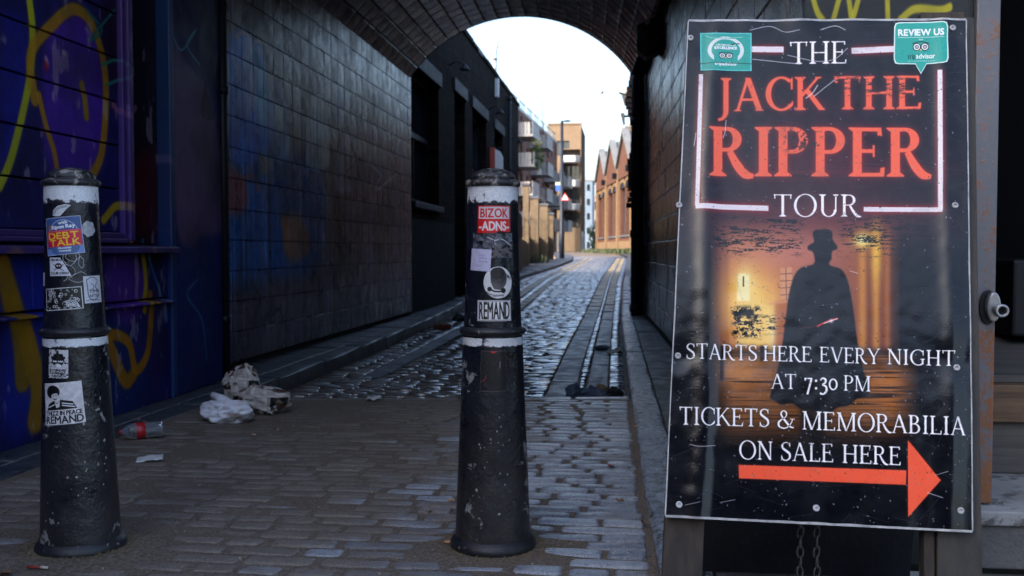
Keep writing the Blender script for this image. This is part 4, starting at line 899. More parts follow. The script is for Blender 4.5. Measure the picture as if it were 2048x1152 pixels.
pt = thing('balcony_plant', 'leafy plant with yellow blooms on the nearest upper balcony', 'plant', tuple(map(float, O+U*3+N*1.8+Z(8.6))))
def leaves(name, c, r, n, size, mat, parent=None, kind='stuff', flat_=1.0):
    m = MB(); rr = random.Random(int(abs(c[0])*97+n))
    for _ in range(n):
        d = Vector((rr.gauss(0, 1), rr.gauss(0, 1), rr.gauss(0, 1)*flat_)).normalized()*(rr.random()**.4); q = Vector(c)+Vector((d.x*r[0], d.y*r[1], d.z*r[2])); a = Vector((rr.gauss(0, 1), rr.gauss(0, 1), rr.gauss(0, 1))).normalized()*size; b = a.cross(Vector((rr.gauss(0, 1), rr.gauss(0, 1), 1))).normalized()*size*.5
        m.quad(q-a, q-b, q+a, q+b)
    return m.build(name, mat, parent, kind=kind)
t = Nt('leaf_green'); M_LEAF = t.fin(t.mix(t.noise(3, 4, .6, t.pos()), (.03, .06, .02), (.10, .14, .04)), .6)
c = O+U*3+N*1.8+Z(8.4); leaves('foliage', c, (.6, .6, 1.2), 260, .16, M_LEAF, pt); leaves('flowers', c+Z(1.2), (.6, .6, .35), 60, .13, flat('yellow_bloom', (.6, .58, .25), .6), pt); MB().obox(c-Z(1.6), U*.5, N*.3, Z(.4)).build('pot', M_GREYM, pt)
P = dep(1088, 262, 100); o = thing('antenna', 'thin leaning antenna mast on the apartment roof', 'antenna', tuple(map(float, P))); q = dep(1084, 198, 100); MB().tube([P-Z(2), q], [.05, .025], 6).build('mast', M_FRAME, o); MB().tube([P*.5+q*.5-np.array([.3, 0, 0]), P*.5+q*.5+np.array([.3, 0, 0])], .02, 5).build('cross_bar', M_FRAME, o)

# tan corner block with white balconies
def px_box(mb, x0, x1, y0, y1, D, dd):
    a = dep(x0, y1, D); b = dep(x1, y0, D); y = a[1]; mb.box(a[0], b[0], y, y+dd, a[2], b[2]); return a, b
tb = thing('apartment_tower', 'tan brick corner tower with three curved white balconies', 'building', tuple(map(float, dep(1130, 506, 125))))
a = dep(1096, 509, 125); b = dep(1163, 251, 125); y0 = float(a[1]); sx = lambda px: float(dep(px, 400, 125)[0]); sz = lambda py: float(dep(1130, py, 125)[2])
mb = MB(); hol = [(sx(1125)-a[0], sx(1161)-a[0], sz(455)-a[2], sz(300)-a[2]), (sx(1110)-a[0], sx(1124)-a[0], sz(312)-a[2], sz(283)-a[2]), (sx(1126)-a[0], sx(1139)-a[0], sz(298)-a[2], sz(283)-a[2])]
holed(mb, (a[0], y0, a[2]), (1, 0, 0), (0, 0, 1), (0, -1, 0), b[0]-a[0], b[2]-a[2], hol, 1.6)
mb.quad((a[0], y0, b[2]), (b[0], y0, b[2]), (b[0], y0+14, b[2]), (a[0], y0+14, b[2])); mb.build('wall', M_TAN, tb)
mb = MB(); mb.quad((b[0], y0, a[2]), (b[0], y0+13, a[2]), (b[0], y0+13, b[2]), (b[0], y0, b[2])); mb.box(a[0]+.05, b[0]-.05, y0+1.6, y0+12.9, a[2], b[2]-.05); mb.build('side_wall', M_BRN, tb)  # shade of the side face put into a darker brick colour
MB().box(a[0]-.1, b[0]+.1, y0-.1, y0+.4, b[2]+.003, b[2]+.2).build('parapet', M_TAN, tb)
FT = (np.array([0, y0, 0.]), np.array([1., 0, 0]), np.array([0, -1., 0])); 
for zt, zbm in ((330, 362), (376, 408), (424, 455)):
    win(tb, FT, sx(1127), sx(1140), sz(zbm), sz(zt), 1.5, M_FRAME); win(tb, FT, sx(1142), sx(1159), sz(zbm), sz(zt), 1.5, M_FRAME)
win(tb, FT, sx(1110)+.02, sx(1124)-.02, sz(312)+.02, sz(283)-.02, .3); win(tb, FT, sx(1126)+.02, sx(1139)-.02, sz(298)+.02, sz(283)-.02, .3)
for zt, zbm in ((314, 327), (362, 375), (409, 421)):
    x0, x1 = sx(1123), sx(1160.5); pts = [(x0, y0+.5), (x0, y0-1.0), (x0+.3, y0-1.5), (x1-.5, y0-1.5), (x1, y0-1.0), (x1, y0+.5)]
    MB().prism([(x, y, sz(zbm)) for x, y in pts], (0, 0, sz(zt)-sz(zbm))).build('balcony', M_WHITE, tb, bevel=.06)
    for k in range(10): MB().box(x0+.1+k*(x1-x0-.3)/9, x0+.13+k*(x1-x0-.3)/9, y0-1.4, y0-1.37, sz(zt), sz(zt)+.5).build('rail_post', M_RAIL, tb)
MB().box(sx(1107), sx(1118), y0-.05, y0, sz(503), sz(470)).build('door', M_GREYM, tb); x1 = b[0]
MB().box(x1, x1+.08, y0+1, y0+7, a[2], sz(462)).build('garage_surround', M_WHITE, tb); MB().box(x1+.08, x1+.1, y0+2, y0+5.6, a[2], sz(473)).build('garage_door', M_GREYM, tb)
# lower grey block and far end of the street
def simple_building(name, lab, x0, x1, yt, D, depth, mat, wins, cols, roof=None):
    a = dep(x0, 507, D); b = dep(x1, yt, D); o = thing(name, lab, 'building', (float(a[0]), float(a[1]), .5)); m = MB(); W, H = b[0]-a[0], b[2]-.4; hs = []
    for r in range(wins):
        for c in range(cols): hs.append((W*(c+.25)/cols, W*(c+.7)/cols, H*(r+.3)/wins, H*(r+.75)/wins))
    holed(m, (a[0], a[1], .4), (1, 0, 0), (0, 0, 1), (0, -1, 0), W, H, hs, .25); m.box(a[0]+.01, b[0]-.01, a[1]+.25, a[1]+depth, .4, b[2]-.01); m.build('wall', mat, o)
    for h in hs: win(o, (np.array([a[0], a[1], .4]), np.array([1., 0, 0]), np.array([0, -1., 0])), h[0]+.01, h[1]-.01, h[2]+.01, h[3]-.01, .2)
    MB().box(a[0]-.1, b[0]+.1, a[1]-.1, a[1]+depth, b[2], b[2]+.3).build('roof', roof or M_GREYM, o); return o
simple_building('office_block', 'narrow pale blue glass block beside the tan corner tower', 1170, 1185, 362, 150, 10, weathered('pale_blue_panel', (.16, .22, .30), (.22, .28, .36), 1), 5, 1)
simple_building('far_terrace', 'low pinkish building closing the far end of the street', 1180, 1202, 395, 185, 12, weathered('pink_render', (.28, .23, .21), (.34, .28, .26), 1), 3, 3)
simple_building('yellow_tower', 'tall yellow brick tower rising behind the row of gables', 1250, 1275, 255, 118, 12, M_YB, 6, 2)
o = thing('roadside_tree', 'small dark tree at the far end of the street', 'tree', tuple(map(float, dep(1190, 500, 140)))); c = dep(1190, 470, 140)
MB().tube([(c[0], c[1], .5), (c[0], c[1], c[2])], [.2, .1], 7).build('trunk', M_RAIL, o); leaves('crown', c, (1.0, 1.0, 1.5), 350, .22, M_LEAF, o)
# parked van-like shapes are not legible there; a dark hedge at the foot instead
o = tag(leaves('hedge', dep(1192, 497, 120), (.9, 1.5, .9), 400, .16, M_LEAF, None, 'thing'), 'dark hedge by the left edge of the gabled warehouse', 'hedge')

# gabled warehouse (right)
G0, G1 = np.array([1.25, 57., .5]), np.array([-2.45, 84.0, .5]); F = frame(G0, G1-G0); O, U, N = F; N = -N if N[0] > 0 else N; L = float(np.linalg.norm(G1-G0)); NB = 4; bw = L/NB
wh = thing('warehouse', 'row of ochre and red brick gables with arched windows on the right', 'warehouse', tuple(G0)); HV, HP = 6.25, 8.1
for k in range(NB):
    u = k*bw; Pq = lambda uu, z, d=0: O+U*(u+uu)+Z(z)+N*d
    # side piers, recessed red panel with two arched windows, gable
    for uu in (0, bw-.45): MB().obox(Pq(uu, 0), U*.45, -N*.6, Z(HV-.3)).build('pilaster', M_OR, wh)
    MB().prism([Pq(.45, HV-1.1, -.02), Pq(bw-.45, HV-1.1, -.02), Pq(bw-.45, HV-.3, -.02), Pq(bw/2, HP-.25, -.02), Pq(.45, HV-.3, -.02)], -N*.5).build('gable', M_RED, wh)
    m = MB(); W = bw-.9; ww = W/2-.7; hs = [(.5, .5+ww, 1.3, HV-1.75), (W/2+.2, W/2+.2+ww, 1.3, HV-1.75)]
    holed(m, Pq(.45, 0, -.15), U, np.array([0, 0, 1.]), N, W, HV-1.1, hs, .3); m.build('wall', M_RED, wh)
    for h in hs:
        win(wh, (Pq(.45, 0, -.15), U, N), h[0], h[1], h[2], h[3], .28, M_FRAME, 2)
        arc = [(h[0]+(h[1]-h[0])*(.5-.5*math.cos(q)), h[3]+math.sin(q)*.38) for q in np.linspace(0, PI, 9)]
        MB().prism([Pq(.45+a_, z_, -.149) for a_, z_ in arc], N*.012).build('arch_head', M_FRAME, wh)
        am = MB(); o2 = [(h[0]-.18+(h[1]-h[0]+.36)*(.5-.5*math.cos(q)), h[3]+math.sin(q)*.62) for q in np.linspace(0, PI, 9)]
        for (a_, b_), (c_, d_), (e_, f_), (g_, h_) in zip(o2, o2[1:], arc, arc[1:]): am.prism([Pq(.45+a_, b_, -.14), Pq(.45+c_, d_, -.14), Pq(.45+g_, h_, -.14), Pq(.45+e_, f_, -.14)], N*.05)
        am.build('arch_ring', M_OR, wh)
        MB().obox(Pq(.45+h[0]-.1, h[2]-.12, -.15), U*(h[1]-h[0]+.2), N*.12, Z(.12)).build('window_sill', M_STONE, wh)
    MB().obox(Pq(.45, 0, -.14), U*W, N*.06, Z(.9)).build('plinth', M_OR, wh)
    for sgn in (0, 1):                                    # pale coping along each rake, slate slope behind
        a, b = (Pq(-.05, HV-.35), Pq(bw/2, HP)) if sgn == 0 else (Pq(bw/2, HP), Pq(bw+.05, HV-.35))
        MB().prism([a+N*.12, b+N*.12, b+N*.12+Z(.3), a+N*.12+Z(.3)], -N*.45).build('coping', M_COPE, wh)
        MB().prism([a-N*.34, b-N*.34, b-N*.34+Z(.12), a-N*.34+Z(.12)], -N*14).build('roof', M_SLATE, wh)
    q = Pq(0, HV-.75, .02); MB().prism([q+U*-.2+Z(.15), q+U*.2+Z(.15), q+Z(-.25)], N*.3).build('hopper', M_FRAME, wh)
MB().obox(O-N*.65, U*L, -N*13, Z(HV-.4)).build('core', M_BRN, wh)
m = MB()
weeds = leaves('weeds', (0, 0, 0), (.01, .01, .01), 1, .01, M_LEAF)
bpy.data.objects.remove(weeds)
rr = random.Random(5)
for k in range(1500):
    f = rr.random(); q = O+U*(f*L)+N*(.15+rr.random()*1.1)+Z(.08); a = Vector((rr.gauss(0, .06), rr.gauss(0, .06), .12+rr.random()*.22)); b = Vector((.03, rr.gauss(0, .03), 0)); Q = Vector(q); m.quad(Q-b, Q+b, Q+a+b*.3, Q+a-b*.3)
for k in range(260):
    q = Vector((-3.35+rr.gauss(0, .22), 36.3+rr.gauss(0, .5), zr(36)+.02)); a = Vector((rr.gauss(0, .05), rr.gauss(0, .05), .1+rr.random()*.25)); b = Vector((.03, 0, 0)); m.quad(q-b, q+b, q+a+b*.3, q+a-b*.3)
tag(m.build('weeds', flat('weed_green', (.045, .06, .025), .8)), 'ragged green weeds along the wall feet', 'weeds', kind='stuff')

# unseen row of houses added behind the camera to block light and darken poster reflections
rowb = thing('unseen_terrace', 'unseen two storey brick terrace added behind the camera to shape the light', 'building', (0, -15, 0))
hs = [(1.2+3.2*k, 2.4+3.2*k, .9+2.6*f, 2.4+2.6*f) for k in range(9) for f in range(2)]
mb = MB(); holed(mb, (8, -15, 0), (-1, 0, 0), (0, 0, 1), (0, 1, 0), 30, 7.0, hs, .2); mb.box(-22, 8, -23, -15.21, 0, 7.0); mb.build('wall', brickmat('terrace_brick', (.06, .042, .034), (.045, .032, .028), (.05, .045, .04), 0), rowb)
for h in hs: win(rowb, (np.array([8., -15, 0]), np.array([-1., 0, 0]), np.array([0, 1., 0])), *h, .18, M_WHITE)
MB().box(-22.2, 8.2, -23.2, -14.9, 7.0, 7.25).build('cornice', M_STONE, rowb)

# ================================================================== BOLLARDS
t = Nt('chipped_black_paint'); p = t.pos(); ob_ = t.obj(); f = t.noise(5, 8, .7, p)
z = t.sep(p, 2)
c = t.mix(t.ramp(f, [(.35, 0.), (.7, 1.)]), (.003, .005, .010), (.010, .013, .021))
dust = t.math('MULTIPLY', t.mr(z, .50, .0, .05, .85), t.ramp(t.noise(7, 7, .75, t.mp(p, (1, 1, .6))), [(.35, 0.), (.68, .9)]))
c = t.mix(dust, c, (.060, .050, .042))
c = t.mix(t.ramp(t.noise(260, 3, .6, p), [(.60, 0.), (.72, .16)]), c, (.10, .09, .085))
ch1 = t.ramp(t.math('MULTIPLY', t.noise(34, 7, .72, p, .5), t.noise(6, 3, .5, p)), [(.355, 0.), (.368, 1.)])
scr = t.ramp(t.noise(1, 6, .8, t.mp(p, (60, 60, 9)), 1.2), [(.69, 0.), (.72, .7)])
c = t.mix(t.math('MULTIPLY', t.math('MAXIMUM', ch1, scr), .75), c, (.38, .38, .38))
M_BOLL = t.fin(c, t.math('ADD', t.mr(f, .3, .7, .16, .36), t.math('MULTIPLY', dust, .45), True), t.bump(t.math('SUBTRACT', t.math('ADD', t.math('MULTIPLY', t.noise(11, 4, .6, p), 2.6), t.math('MULTIPLY', t.noise(120, 4, .6, p), .35)), t.math('MULTIPLY', ch1, .6)), .7, .005), spec=.5)
def worn_ring_mat(name, thr):
    t = Nt(name); p = t.pos(); n = t.noise(40, 7, .75, p, .4)
    c = t.mix(t.ramp(n, [(thr, 0.), (thr+.06, 1.)]), (.012, .013, .017), (.27, .245, .215)); c = t.mix(t.ramp(t.noise(120, 4, .6, p), [(.5, 0.), (.7, .5)]), c, (.03, .03, .03))
    return t.fin(c, .38, t.bump(n, .8, .003))
M_DOME = worn_ring_mat('flaked_black_paint', .53); M_RING = worn_ring_mat('worn_ring_paint', .63)
t = Nt('reflective_band'); p = t.pos(); z = t.sep(p, 2)
hexm = t.ramp(t.vor(230, p), [(.30, 0.), (.50, 1.)]); n = t.noise(34, 7, .75, p, .5)
uvz = t.sep(t.n('ShaderNodeTexCoord', out=2), 1)
edge = t.math('ADD', n, t.math('ADD', t.mr(uvz, .0, .30, .22, 0), t.mr(uvz, .97, 1, 0, .1)))
c = t.mix(hexm, (.80, .82, .86), (.66, .68, .72)); c = t.mix(t.ramp(t.noise(70, 5, .7, p), [(.5, 0.), (.75, .4)]), c, (.42, .40, .38)); worn = t.ramp(edge, [(.60, 0.), (.63, 1.)])
M_BAND = t.fin(t.mix(worn, c, (.016, .017, .022)), .38, t.bump(worn, .5, .001))
RP = [(.101, .032), (.0985, .10), (.0925, .25), (.086, .40), (.081, .54), (.0795, .572), (.077, .60), (.0755, .63), (.070, .80), (.066, .97)]
def Rz(z): return float(np.interp(z, [q[1] for q in RP], [q[0] for q in RP]))
def bollard(x, y, label, lean):
    o = thing('bollard', label, 'bollard', (x, y, 0), 'bollards across the lane mouth'); c = (x, y, 0)
    prof = [(.100, -.03), (.100, .028)]+[(Rz(z), z) for z in np.linspace(.033, .972, 60)]
    m = MB().lathe(prof, 72, c)
    b = m.build('shaft', M_BOLL, o, True)
    def torus(z0, z1, r, bul, mat, nm):
        pr_ = [(r+bul*max(0, math.sin(PI*i/10))**.7, z0+(z1-z0)*i/10) for i in range(11)]; MB().lathe(pr_, 72, c).build(nm, mat, o, True)
    torus(-.012, .036, .0985, .0175, M_RING, 'base_ring'); torus(.573, .597, Rz(.59)-.001, .0125, M_RING, 'middle_ring'); 
    cap = [(.058, .9655), (.068, .9665), (.0725, .969), (.0742, .974), (.0738, .979), (.0715, .983), (.066, .9855), (.0618, .986), (.0605, .9875), (.0622, .990), (.0615, .994), (.058, .9995), (.051, 1.0055), (.041, 1.0105), (.028, 1.0145), (.014, 1.0165), (.0, 1.017)]
    MB().lathe(cap, 72, c).build('cap', M_DOME, o, True)
    for z0, z1, k in ((.921, .967, 0), (.547, .570, 1)):
        m = MB(); m.grid(lambda u, v: (x+(Rz(z0+(z1-z0)*v)+.0007)*math.cos(2*PI*u), y+(Rz(z0+(z1-z0)*v)+.0007)*math.sin(2*PI*u), z0+(z1-z0)*v), 72, 4); m.build('reflective_band', M_BAND, o, True)
    o.rotation_euler = (0, lean, 0); return o
B1 = bollard(-1.445, 2.507, 'left bollard, with a blue and red debt talk sticker near its top', math.radians(-.75))
B2 = bollard(-.351, 2.649, 'middle bollard, with a red and white lettered sticker near its top', 0)
def decalmat(name, im, rough=.4, wear=.0):
    t = Nt(name); uv = t.n('ShaderNodeTexCoord', out=2); nd = t.t.nodes.new('ShaderNodeTexImage'); nd.image = im; nd.extension = 'EXTEND'; t._in(nd.inputs[0], uv)
    p = t.pos(); n = t.noise(90, 6, .75, p); c = nd.outputs[0]; c = t.mix(t.ramp(n, [(.5, 0.), (.75, .35)]), c, (.10, .095, .09))
    a = nd.outputs[1]
    if wear: a = t.math('MULTIPLY', a, t.math('LESS_THAN', t.noise(55, 7, .75, p, .4), 1-wear))
    return t.fin(c, rough, t.bump(t.noise(60, 5, .6, p), .25, .001), alpha=a)
def bsticker(root, px0, px1, py0, py1, cv, tilt=0, wear=0, nm='sticker', label=None, alpha=None, rough=.4, lift=.0009):
    im = image(nm, cv.a, alpha); bx, by = root.location.x, root.location.y
    zc = float(pl(0, (py0+py1)/2, 1, by-.07)[2]); lean = root.rotation_euler.y
    D = pr((bx, by, zc))[2]-Rz(zc); s = D/FP; axis = pr((bx+math.tan(lean)*zc, by, zc))[0]
    wd = (px1-px0)*s; dx = ((px0+px1)/2-axis)*s; R = Rz(zc); a0 = math.atan2(-by, -bx)+math.asin(max(-.98, min(.98, dx/(R*1.02))))
    w_ = wd/max(.35, math.cos(math.asin(max(-.95, min(.95, dx/(R*1.02)))))); h_ = (py1-py0)*s
    zc = float(pl(axis, (py0+py1)/2, 1, by-R)[2])
    ct, st_ = math.cos(tilt), math.sin(tilt)
    def fn(u, v):
        a, b = (u-.5)*w_, (v-.5)*h_; q = a*ct-b*st_; zz = zc+a*st_+b*ct; r = Rz(zz)+lift; an = a0+q/R
        return (bx+r*math.cos(an), by+r*math.sin(an), zz)
    m = MB(); m.grid(fn, 16, 8); me = m.mesh(nm, decalmat(nm, im, rough, wear), True)
    o = bpy.data.objects.new(nm, me); COL.objects.link(o); o.parent = root; o.location = (-bx, -by, 0)
    if label: o['label'] = label
    return o
W_, K_, = (235, 235, 238), (12, 12, 14)
# --- right bollard
v = Cv(276, 216, (190, 20, 26), 2); v.rect(10, 10, 266, 104, (206, 196, 200)); v.text('BIZOK', 22, 256, 24, 92, (200, 22, 30), 2); v.rect(10, 112, 266, 206, (212, 16, 24)); v.text('-ADNS-', 12, 264, 126, 194, (225, 214, 216), 3)
al = np.ones(v.a.shape[:2]); m = v.mask(); fill(m, np.array([(150, 216), (180, 196), (215, 210), (276, 206), (276, 220), (150, 220)])*2.); al -= m; bsticker(B2, 954, 1023, 411, 466, v, .0, 0, label='red and white sticker with block letters', alpha=np.clip(al, 0, 1))
v = Cv(280, 170, W_, 2); v.rect(0, 0, 280, 170, K_); v.rect(3, 3, 277, 167, (225, 225, 228)); v.rect(7, 7, 273, 163, K_); v.rect(10, 11, 270, 159, (225, 225, 228)); v.text('REMAND', 16, 266, 18, 152, K_, 2.4); bsticker(B2, 953, 1025, 600, 643, v, 0, label='black and white block letter sticker')
v = Cv(160, 170, (176, 172, 205), 2); v.rect(4, 4, 156, 166, (190, 187, 214)); v.text('Live', 70, 110, 36, 52, (90, 88, 150)); v.text('drawing', 70, 130, 60, 74, (110, 108, 160)); v.text('evening', 74, 136, 86, 100, (100, 98, 150)); v.rect(8, 130, 90, 134, (160, 156, 190)); v.text('events', 60, 110, 116, 128, (140, 138, 180))
bsticker(B2, 939, 980, 498, 542, v, -.06, label='peeling pale lilac label')
v = Cv(250, 260, (0, 0, 0), 2); al = v.mask(); fill(al, np.array([(125+118*math.cos(q), 130+122*math.sin(q)) for q in np.linspace(0, 2*PI, 60)[:-1]])*2); v.rect(0, 0, 250, 260, (214, 214, 216)); v.ell(128, 92, 66, 78, (60, 58, 62)); v.ell(118, 60, 58, 46, (30, 29, 32)); v.poly([(60, 120), (90, 180), (150, 190), (190, 140), (200, 90), (150, 150)], (84, 82, 86)); v.ell(55, 180, 18, 18, K_); v.ell(165, 192, 20, 20, K_); v.ln([(55, 170), (90, 196), (165, 200)], 6, K_)
v.text('@harry', 24, 90, 196, 214, K_, .6, .35); v.text('lebnway', 88, 172, 222, 240, K_, .6, -.08); v.text('ONLY', 186, 236, 60, 84, K_, 1.2, .6)
bsticker(B2, 966, 1028, 531, 599, v, 0, alpha=al, label='round white sticker with a scraped dark centre')
nz = vnoise(240, 360, 40, 40, 6, .7); v = Cv(180, 120, (30, 30, 34), 2); v.a[:] = (c8(40, 42, 50)+(nz[..., None]-.35).clip(0, 1)*1.1*c8(200, 205, 220)); m = v.mask(); fill(m, np.array([(90, 60), (178, 50), (178, 118), (88, 112)])*2.); v.a = v.a*(1-m[..., None])+m[..., None]*(c8(92, 88, 92)*(.6+.8*nz[..., None])); v.ln([(70, 20), (100, 35), (130, 30), (170, 60)], 2, (190, 190, 195)); v.ln([(100, 10), (95, 50), (120, 90)], 1.4, (20, 20, 22)); al = np.clip((vnoise(240, 360, 30, 30, 5)-.36)*14, 0, 1)
bsticker(B2, 941, 1029, 466, 516, v, 0, alpha=al, nm='scraped_patch', label='silvery remains of scraped off stickers', lift=.0006)
v = Cv(170, 260, (14, 16, 22), 2); v.rect(0, 0, 170, 2.5, (95, 95, 100)); v.rect(0, 0, 2, 260, (95, 95, 100)); v.rect(168, 0, 170, 260, (70, 70, 76)); v.rect(0, 257, 170, 260, (95, 95, 100)); v.poly([(60, 4), (110, 4), (85, 18)], (190, 40, 44)); v.ln([(5, 200), (30, 180), (34, 160)], 2.4, (150, 40, 44)); v.ln([(128, 70), (124, 110)], 2, (150, 150, 155)); bsticker(B2, 961, 1014, 702, 783, v, 0, nm='dark_sticker', label='dark square sticker with a thin pale outline')
# paint scuffs on both
def scuffs(root, px0, px1, py0, py1, seed, n):
    r = random.Random(seed); v = Cv(200, 200, (170, 166, 160), 2); al = v.mask()
    for _ in range(n):
        x, y = r.uniform(15, 185), r.uniform(10, 190); s = r.uniform(1, 6)*(1 if r.random() < .8 else 1.8); fill(al, np.array([(x+s*r.uniform(.3, 1)*math.cos(q), y+s*r.uniform(.3, .75)*math.sin(q)) for q in np.linspace(0, 2*PI, 9)[:-1]])*2)
    bsticker(root, px0, px1, py0, py1, v, 0, nm='paint_scuff', alpha=al*.8, rough=.6, lift=.0005)
scuffs(B2, 945, 1030, 820, 960, 3, 22); scuffs(B2, 935, 1040, 950, 1060, 5, 12); scuffs(B1, 150, 225, 780, 1000, 8, 24); scuffs(B1, 95, 200, 930, 1060, 9, 14); scuffs(B1, 100, 190, 500, 560, 12, 18); scuffs(B2, 940, 1040, 620, 650, 14, 6)
# --- left bollard
v = Cv(290, 300, (56, 84, 140), 2); v.ell(150, 150, 118, 130, (172, 184, 210)); v.ell(150, 150, 112, 124, (56, 84, 140)); v.poly([(0, 250), (290, 230), (290, 300), (0, 300)], (110, 140, 200)); v.ell(150, 250, 108, 60, (72, 100, 150)); v.text('with', 120, 190, 34, 56, W_, 1.5, -.04); v.text('Ripon Ray', 62, 244, 66, 92, W_, 2, -.04); v.ell(46, 68, 14, 17, (150, 100, 80)); v.poly([(30, 98), (36, 84), (58, 84), (64, 98)], (190, 120, 110)); v.rect(16, 104, 280, 234, (206, 20, 60)); v.rect(20, 108, 276, 114, (225, 90, 120)); v.text('DEBT', 24, 264, 122, 172, (240, 196, 40), 1.8); v.text('TALK', 34, 270, 178, 228, (240, 196, 40), 1.8); v.text('Monthly', 100, 200, 240, 254, W_, 1); v.text('Comedy', 104, 196, 262, 276, W_, 1)
v.a[:6] = c8(210, 214, 225); v.a[-6:] = c8(210, 214, 225); v.a[:, :6] = c8(210, 214, 225); v.a[:, -6:] = c8(210, 214, 225)
bsticker(B1, 91, 162, 434, 509, v, .09, label='blue sticker with a red panel and yellow letters')
v = Cv(160, 160, W_, 2); v.rect(0, 0, 160, 160, (212, 212, 222)); v.text('OKOKO', 8, 100, 10, 30, K_, 1.5); v.ell(74, 74, 27, 26, K_); v.ell(66, 72, 6, 7, W_); v.ell(84, 72, 6, 7, W_); v.rect(66, 88, 84, 100, K_); v.ln([(40, 110), (110, 62)], 3, K_, sm=False); v.ln([(36, 60), (112, 116)], 3, K_, sm=False); v.text('CLUB OSSO', 12, 148, 126, 146, K_, 1.4); al = v.mask(); fill(al, np.array([(0, 0), (90, 2), (120, 60), (160, 150), (160, 158), (4, 160)])*2.); bsticker(B1, 101, 140, 515, 552, v, 0, alpha=al, label='torn white sticker with skull and crossbones')
r = random.Random(4); v = Cv(300, 190, (20, 20, 22), 2); v.rect(3, 3, 297, 187, (215, 215, 218)); v.rect(9, 9, 291, 181, K_)
for k in range(46):
    x, y = r.uniform(20, 280), r.uniform(18, 172); s = r.uniform(5, 13); v.ell(x, y, s, s*1.1, (205, 205, 208)); v.ell(x+1, y+1, s*.62, s*.7, K_)
    if k % 3 == 0: v.ln([(x, y), (x+r.uniform(-26, 26), y+r.uniform(-22, 22)), (x+r.uniform(-30, 30), y+r.uniform(-22, 22))], 1.6, (205, 205, 208))
for k in range(4): v.ln([(180, 120+k*14), (215, 110+k*14), (250, 130+k*14), (272, 170)], 3, (210, 210, 214))
bsticker(B1, 89, 162, 575, 621, v, .06, label='black rectangular sticker crammed with white doodles')
v = Cv(130, 220, (200, 202, 212), 2); v.ln([(20, 30), (60, 10), (100, 40), (80, 90), (110, 140), (70, 200), (30, 170), (24, 90), (20, 30)], 2.4, K_); v.ln([(50, 60), (70, 90), (46, 120)], 2, K_); v.text('TIME', 30, 110, 112, 136, (40, 40, 46), .6); v.text('AFTER', 30, 110, 150, 172, (40, 40, 46), .6); v.ln([(10, 200), (60, 190), (115, 204)], 2, K_); bsticker(B1, 169, 201, 553, 608, v, .03, label='pale sticker with a wavy line drawing')
v = Cv(100, 130, W_, 2); al = v.mask(); fill(al, np.array([(50+46*math.cos(q)*(1+.08*math.sin(5*q)), 66+58*math.sin(q)*(1+.07*math.cos(7*q))) for q in np.linspace(0, 2*PI, 50)[:-1]])*2.); v.a[:] = c8(168, 168, 176)*(.8+.4*vnoise(260, 200, 30, 30, 4)[..., None]); bsticker(B1, 162, 189, 440, 475, v, 0, alpha=al, label='round scuffed pale patch')
v = Cv(150, 110, W_, 2); al = v.mask(); fill(al, np.array([(10, 100), (12, 60), (50, 20), (110, 4), (148, 14), (120, 40), (70, 104), (40, 108)])*2.); v.rect(0, 0, 150, 110, (205, 206, 212))
for k in (0, 1): v.ln([(16+k*10, 90), (24+k*12, 60), (60+k*8, 32+k*8), (120, 18+k*8)], 1.8, K_)
bsticker(B1, 105, 142, 407, 433, v, 0, alpha=al, label='small torn white arc shaped sticker')
v = Cv(220, 300, W_, 2); v.rect(0, 0, 220, 300, (200, 200, 208)); al = v.mask()
for P in ([(20, 40), (60, 10), (110, 30), (120, 90), (70, 130), (20, 90), (20, 40)], [(60, 20), (40, 70), (100, 100), (150, 60), (120, 20)], [(30, 120), (90, 140), (110, 190), (60, 230), (130, 260), (190, 240)], [(150, 60), (180, 90), (170, 150), (140, 120), (150, 60)], [(20, 160), (50, 220), (20, 250)], [(10, 200), (80, 210), (150, 180), (200, 200)]): line(al, [(a*2, b*2) for a, b in smooth(P)], 3, 1.5)
bsticker(B1, 124, 176, 497, 576, v, 0, alpha=al*.9, nm='paint_pen_scrawl', label='white paint pen scrawl', lift=.0006)
v = Cv(30, 110, (190, 190, 198), 2); bsticker(B1, 85, 91, 545, 572, v, 0, nm='sticker_scrap')
nz = vnoise(440, 280, 26, 26, 5, .7); v = Cv(140, 220, W_, 2); v.rect(0, 0, 140, 220, (205, 202, 205)); v.ell(70, 80, 44, 52, (24, 24, 28)); v.rect(20, 52, 120, 72, (24, 24, 28)); v.rect(34, 84, 106, 96, W_); v.ell(70, 122, 24, 14, W_); v.rect(60, 6, 76, 30, K_); v.text('EXTENDED', 12, 128, 152, 166, K_, 1); v.text('LEGENDS', 16, 124, 174, 188, K_, 1); v.text('HISOKA', 30, 124, 196, 212, K_, 1); al = np.clip((nz-.36)*12, 0, 1); bsticker(B1, 100, 136, 700, 757, v, -.02, alpha=al, label='half scraped black and white sticker')
v = Cv(290, 330, W_, 2); v.a[:] = c8(222, 218, 220)*(.82+.3*vnoise(660, 580, 60, 60, 5)[..., None]); v.ell(82, 70, 56, 52, K_); v.ell(96, 104, 28, 34, (206, 202, 204)); v.poly([(66, 96), (70, 60), (120, 62), (128, 90), (112, 80), (84, 84)], K_); v.ell(86, 98, 5, 3, K_); v.ell(108, 98, 5, 3, K_); v.ln([(84, 124), (98, 130), (110, 124)], 3, K_); v.poly([(24, 214), (40, 164), (90, 138), (112, 160), (140, 134), (220, 152), (246, 210)], K_); v.poly([(92, 142), (112, 168), (134, 140), (128, 190), (104, 196)], (214, 210, 212)); v.ln([(40, 190), (90, 170)], 3, W_); v.ln([(150, 160), (220, 176)], 4, W_); v.ln([(150, 178), (230, 196)], 4, W_)
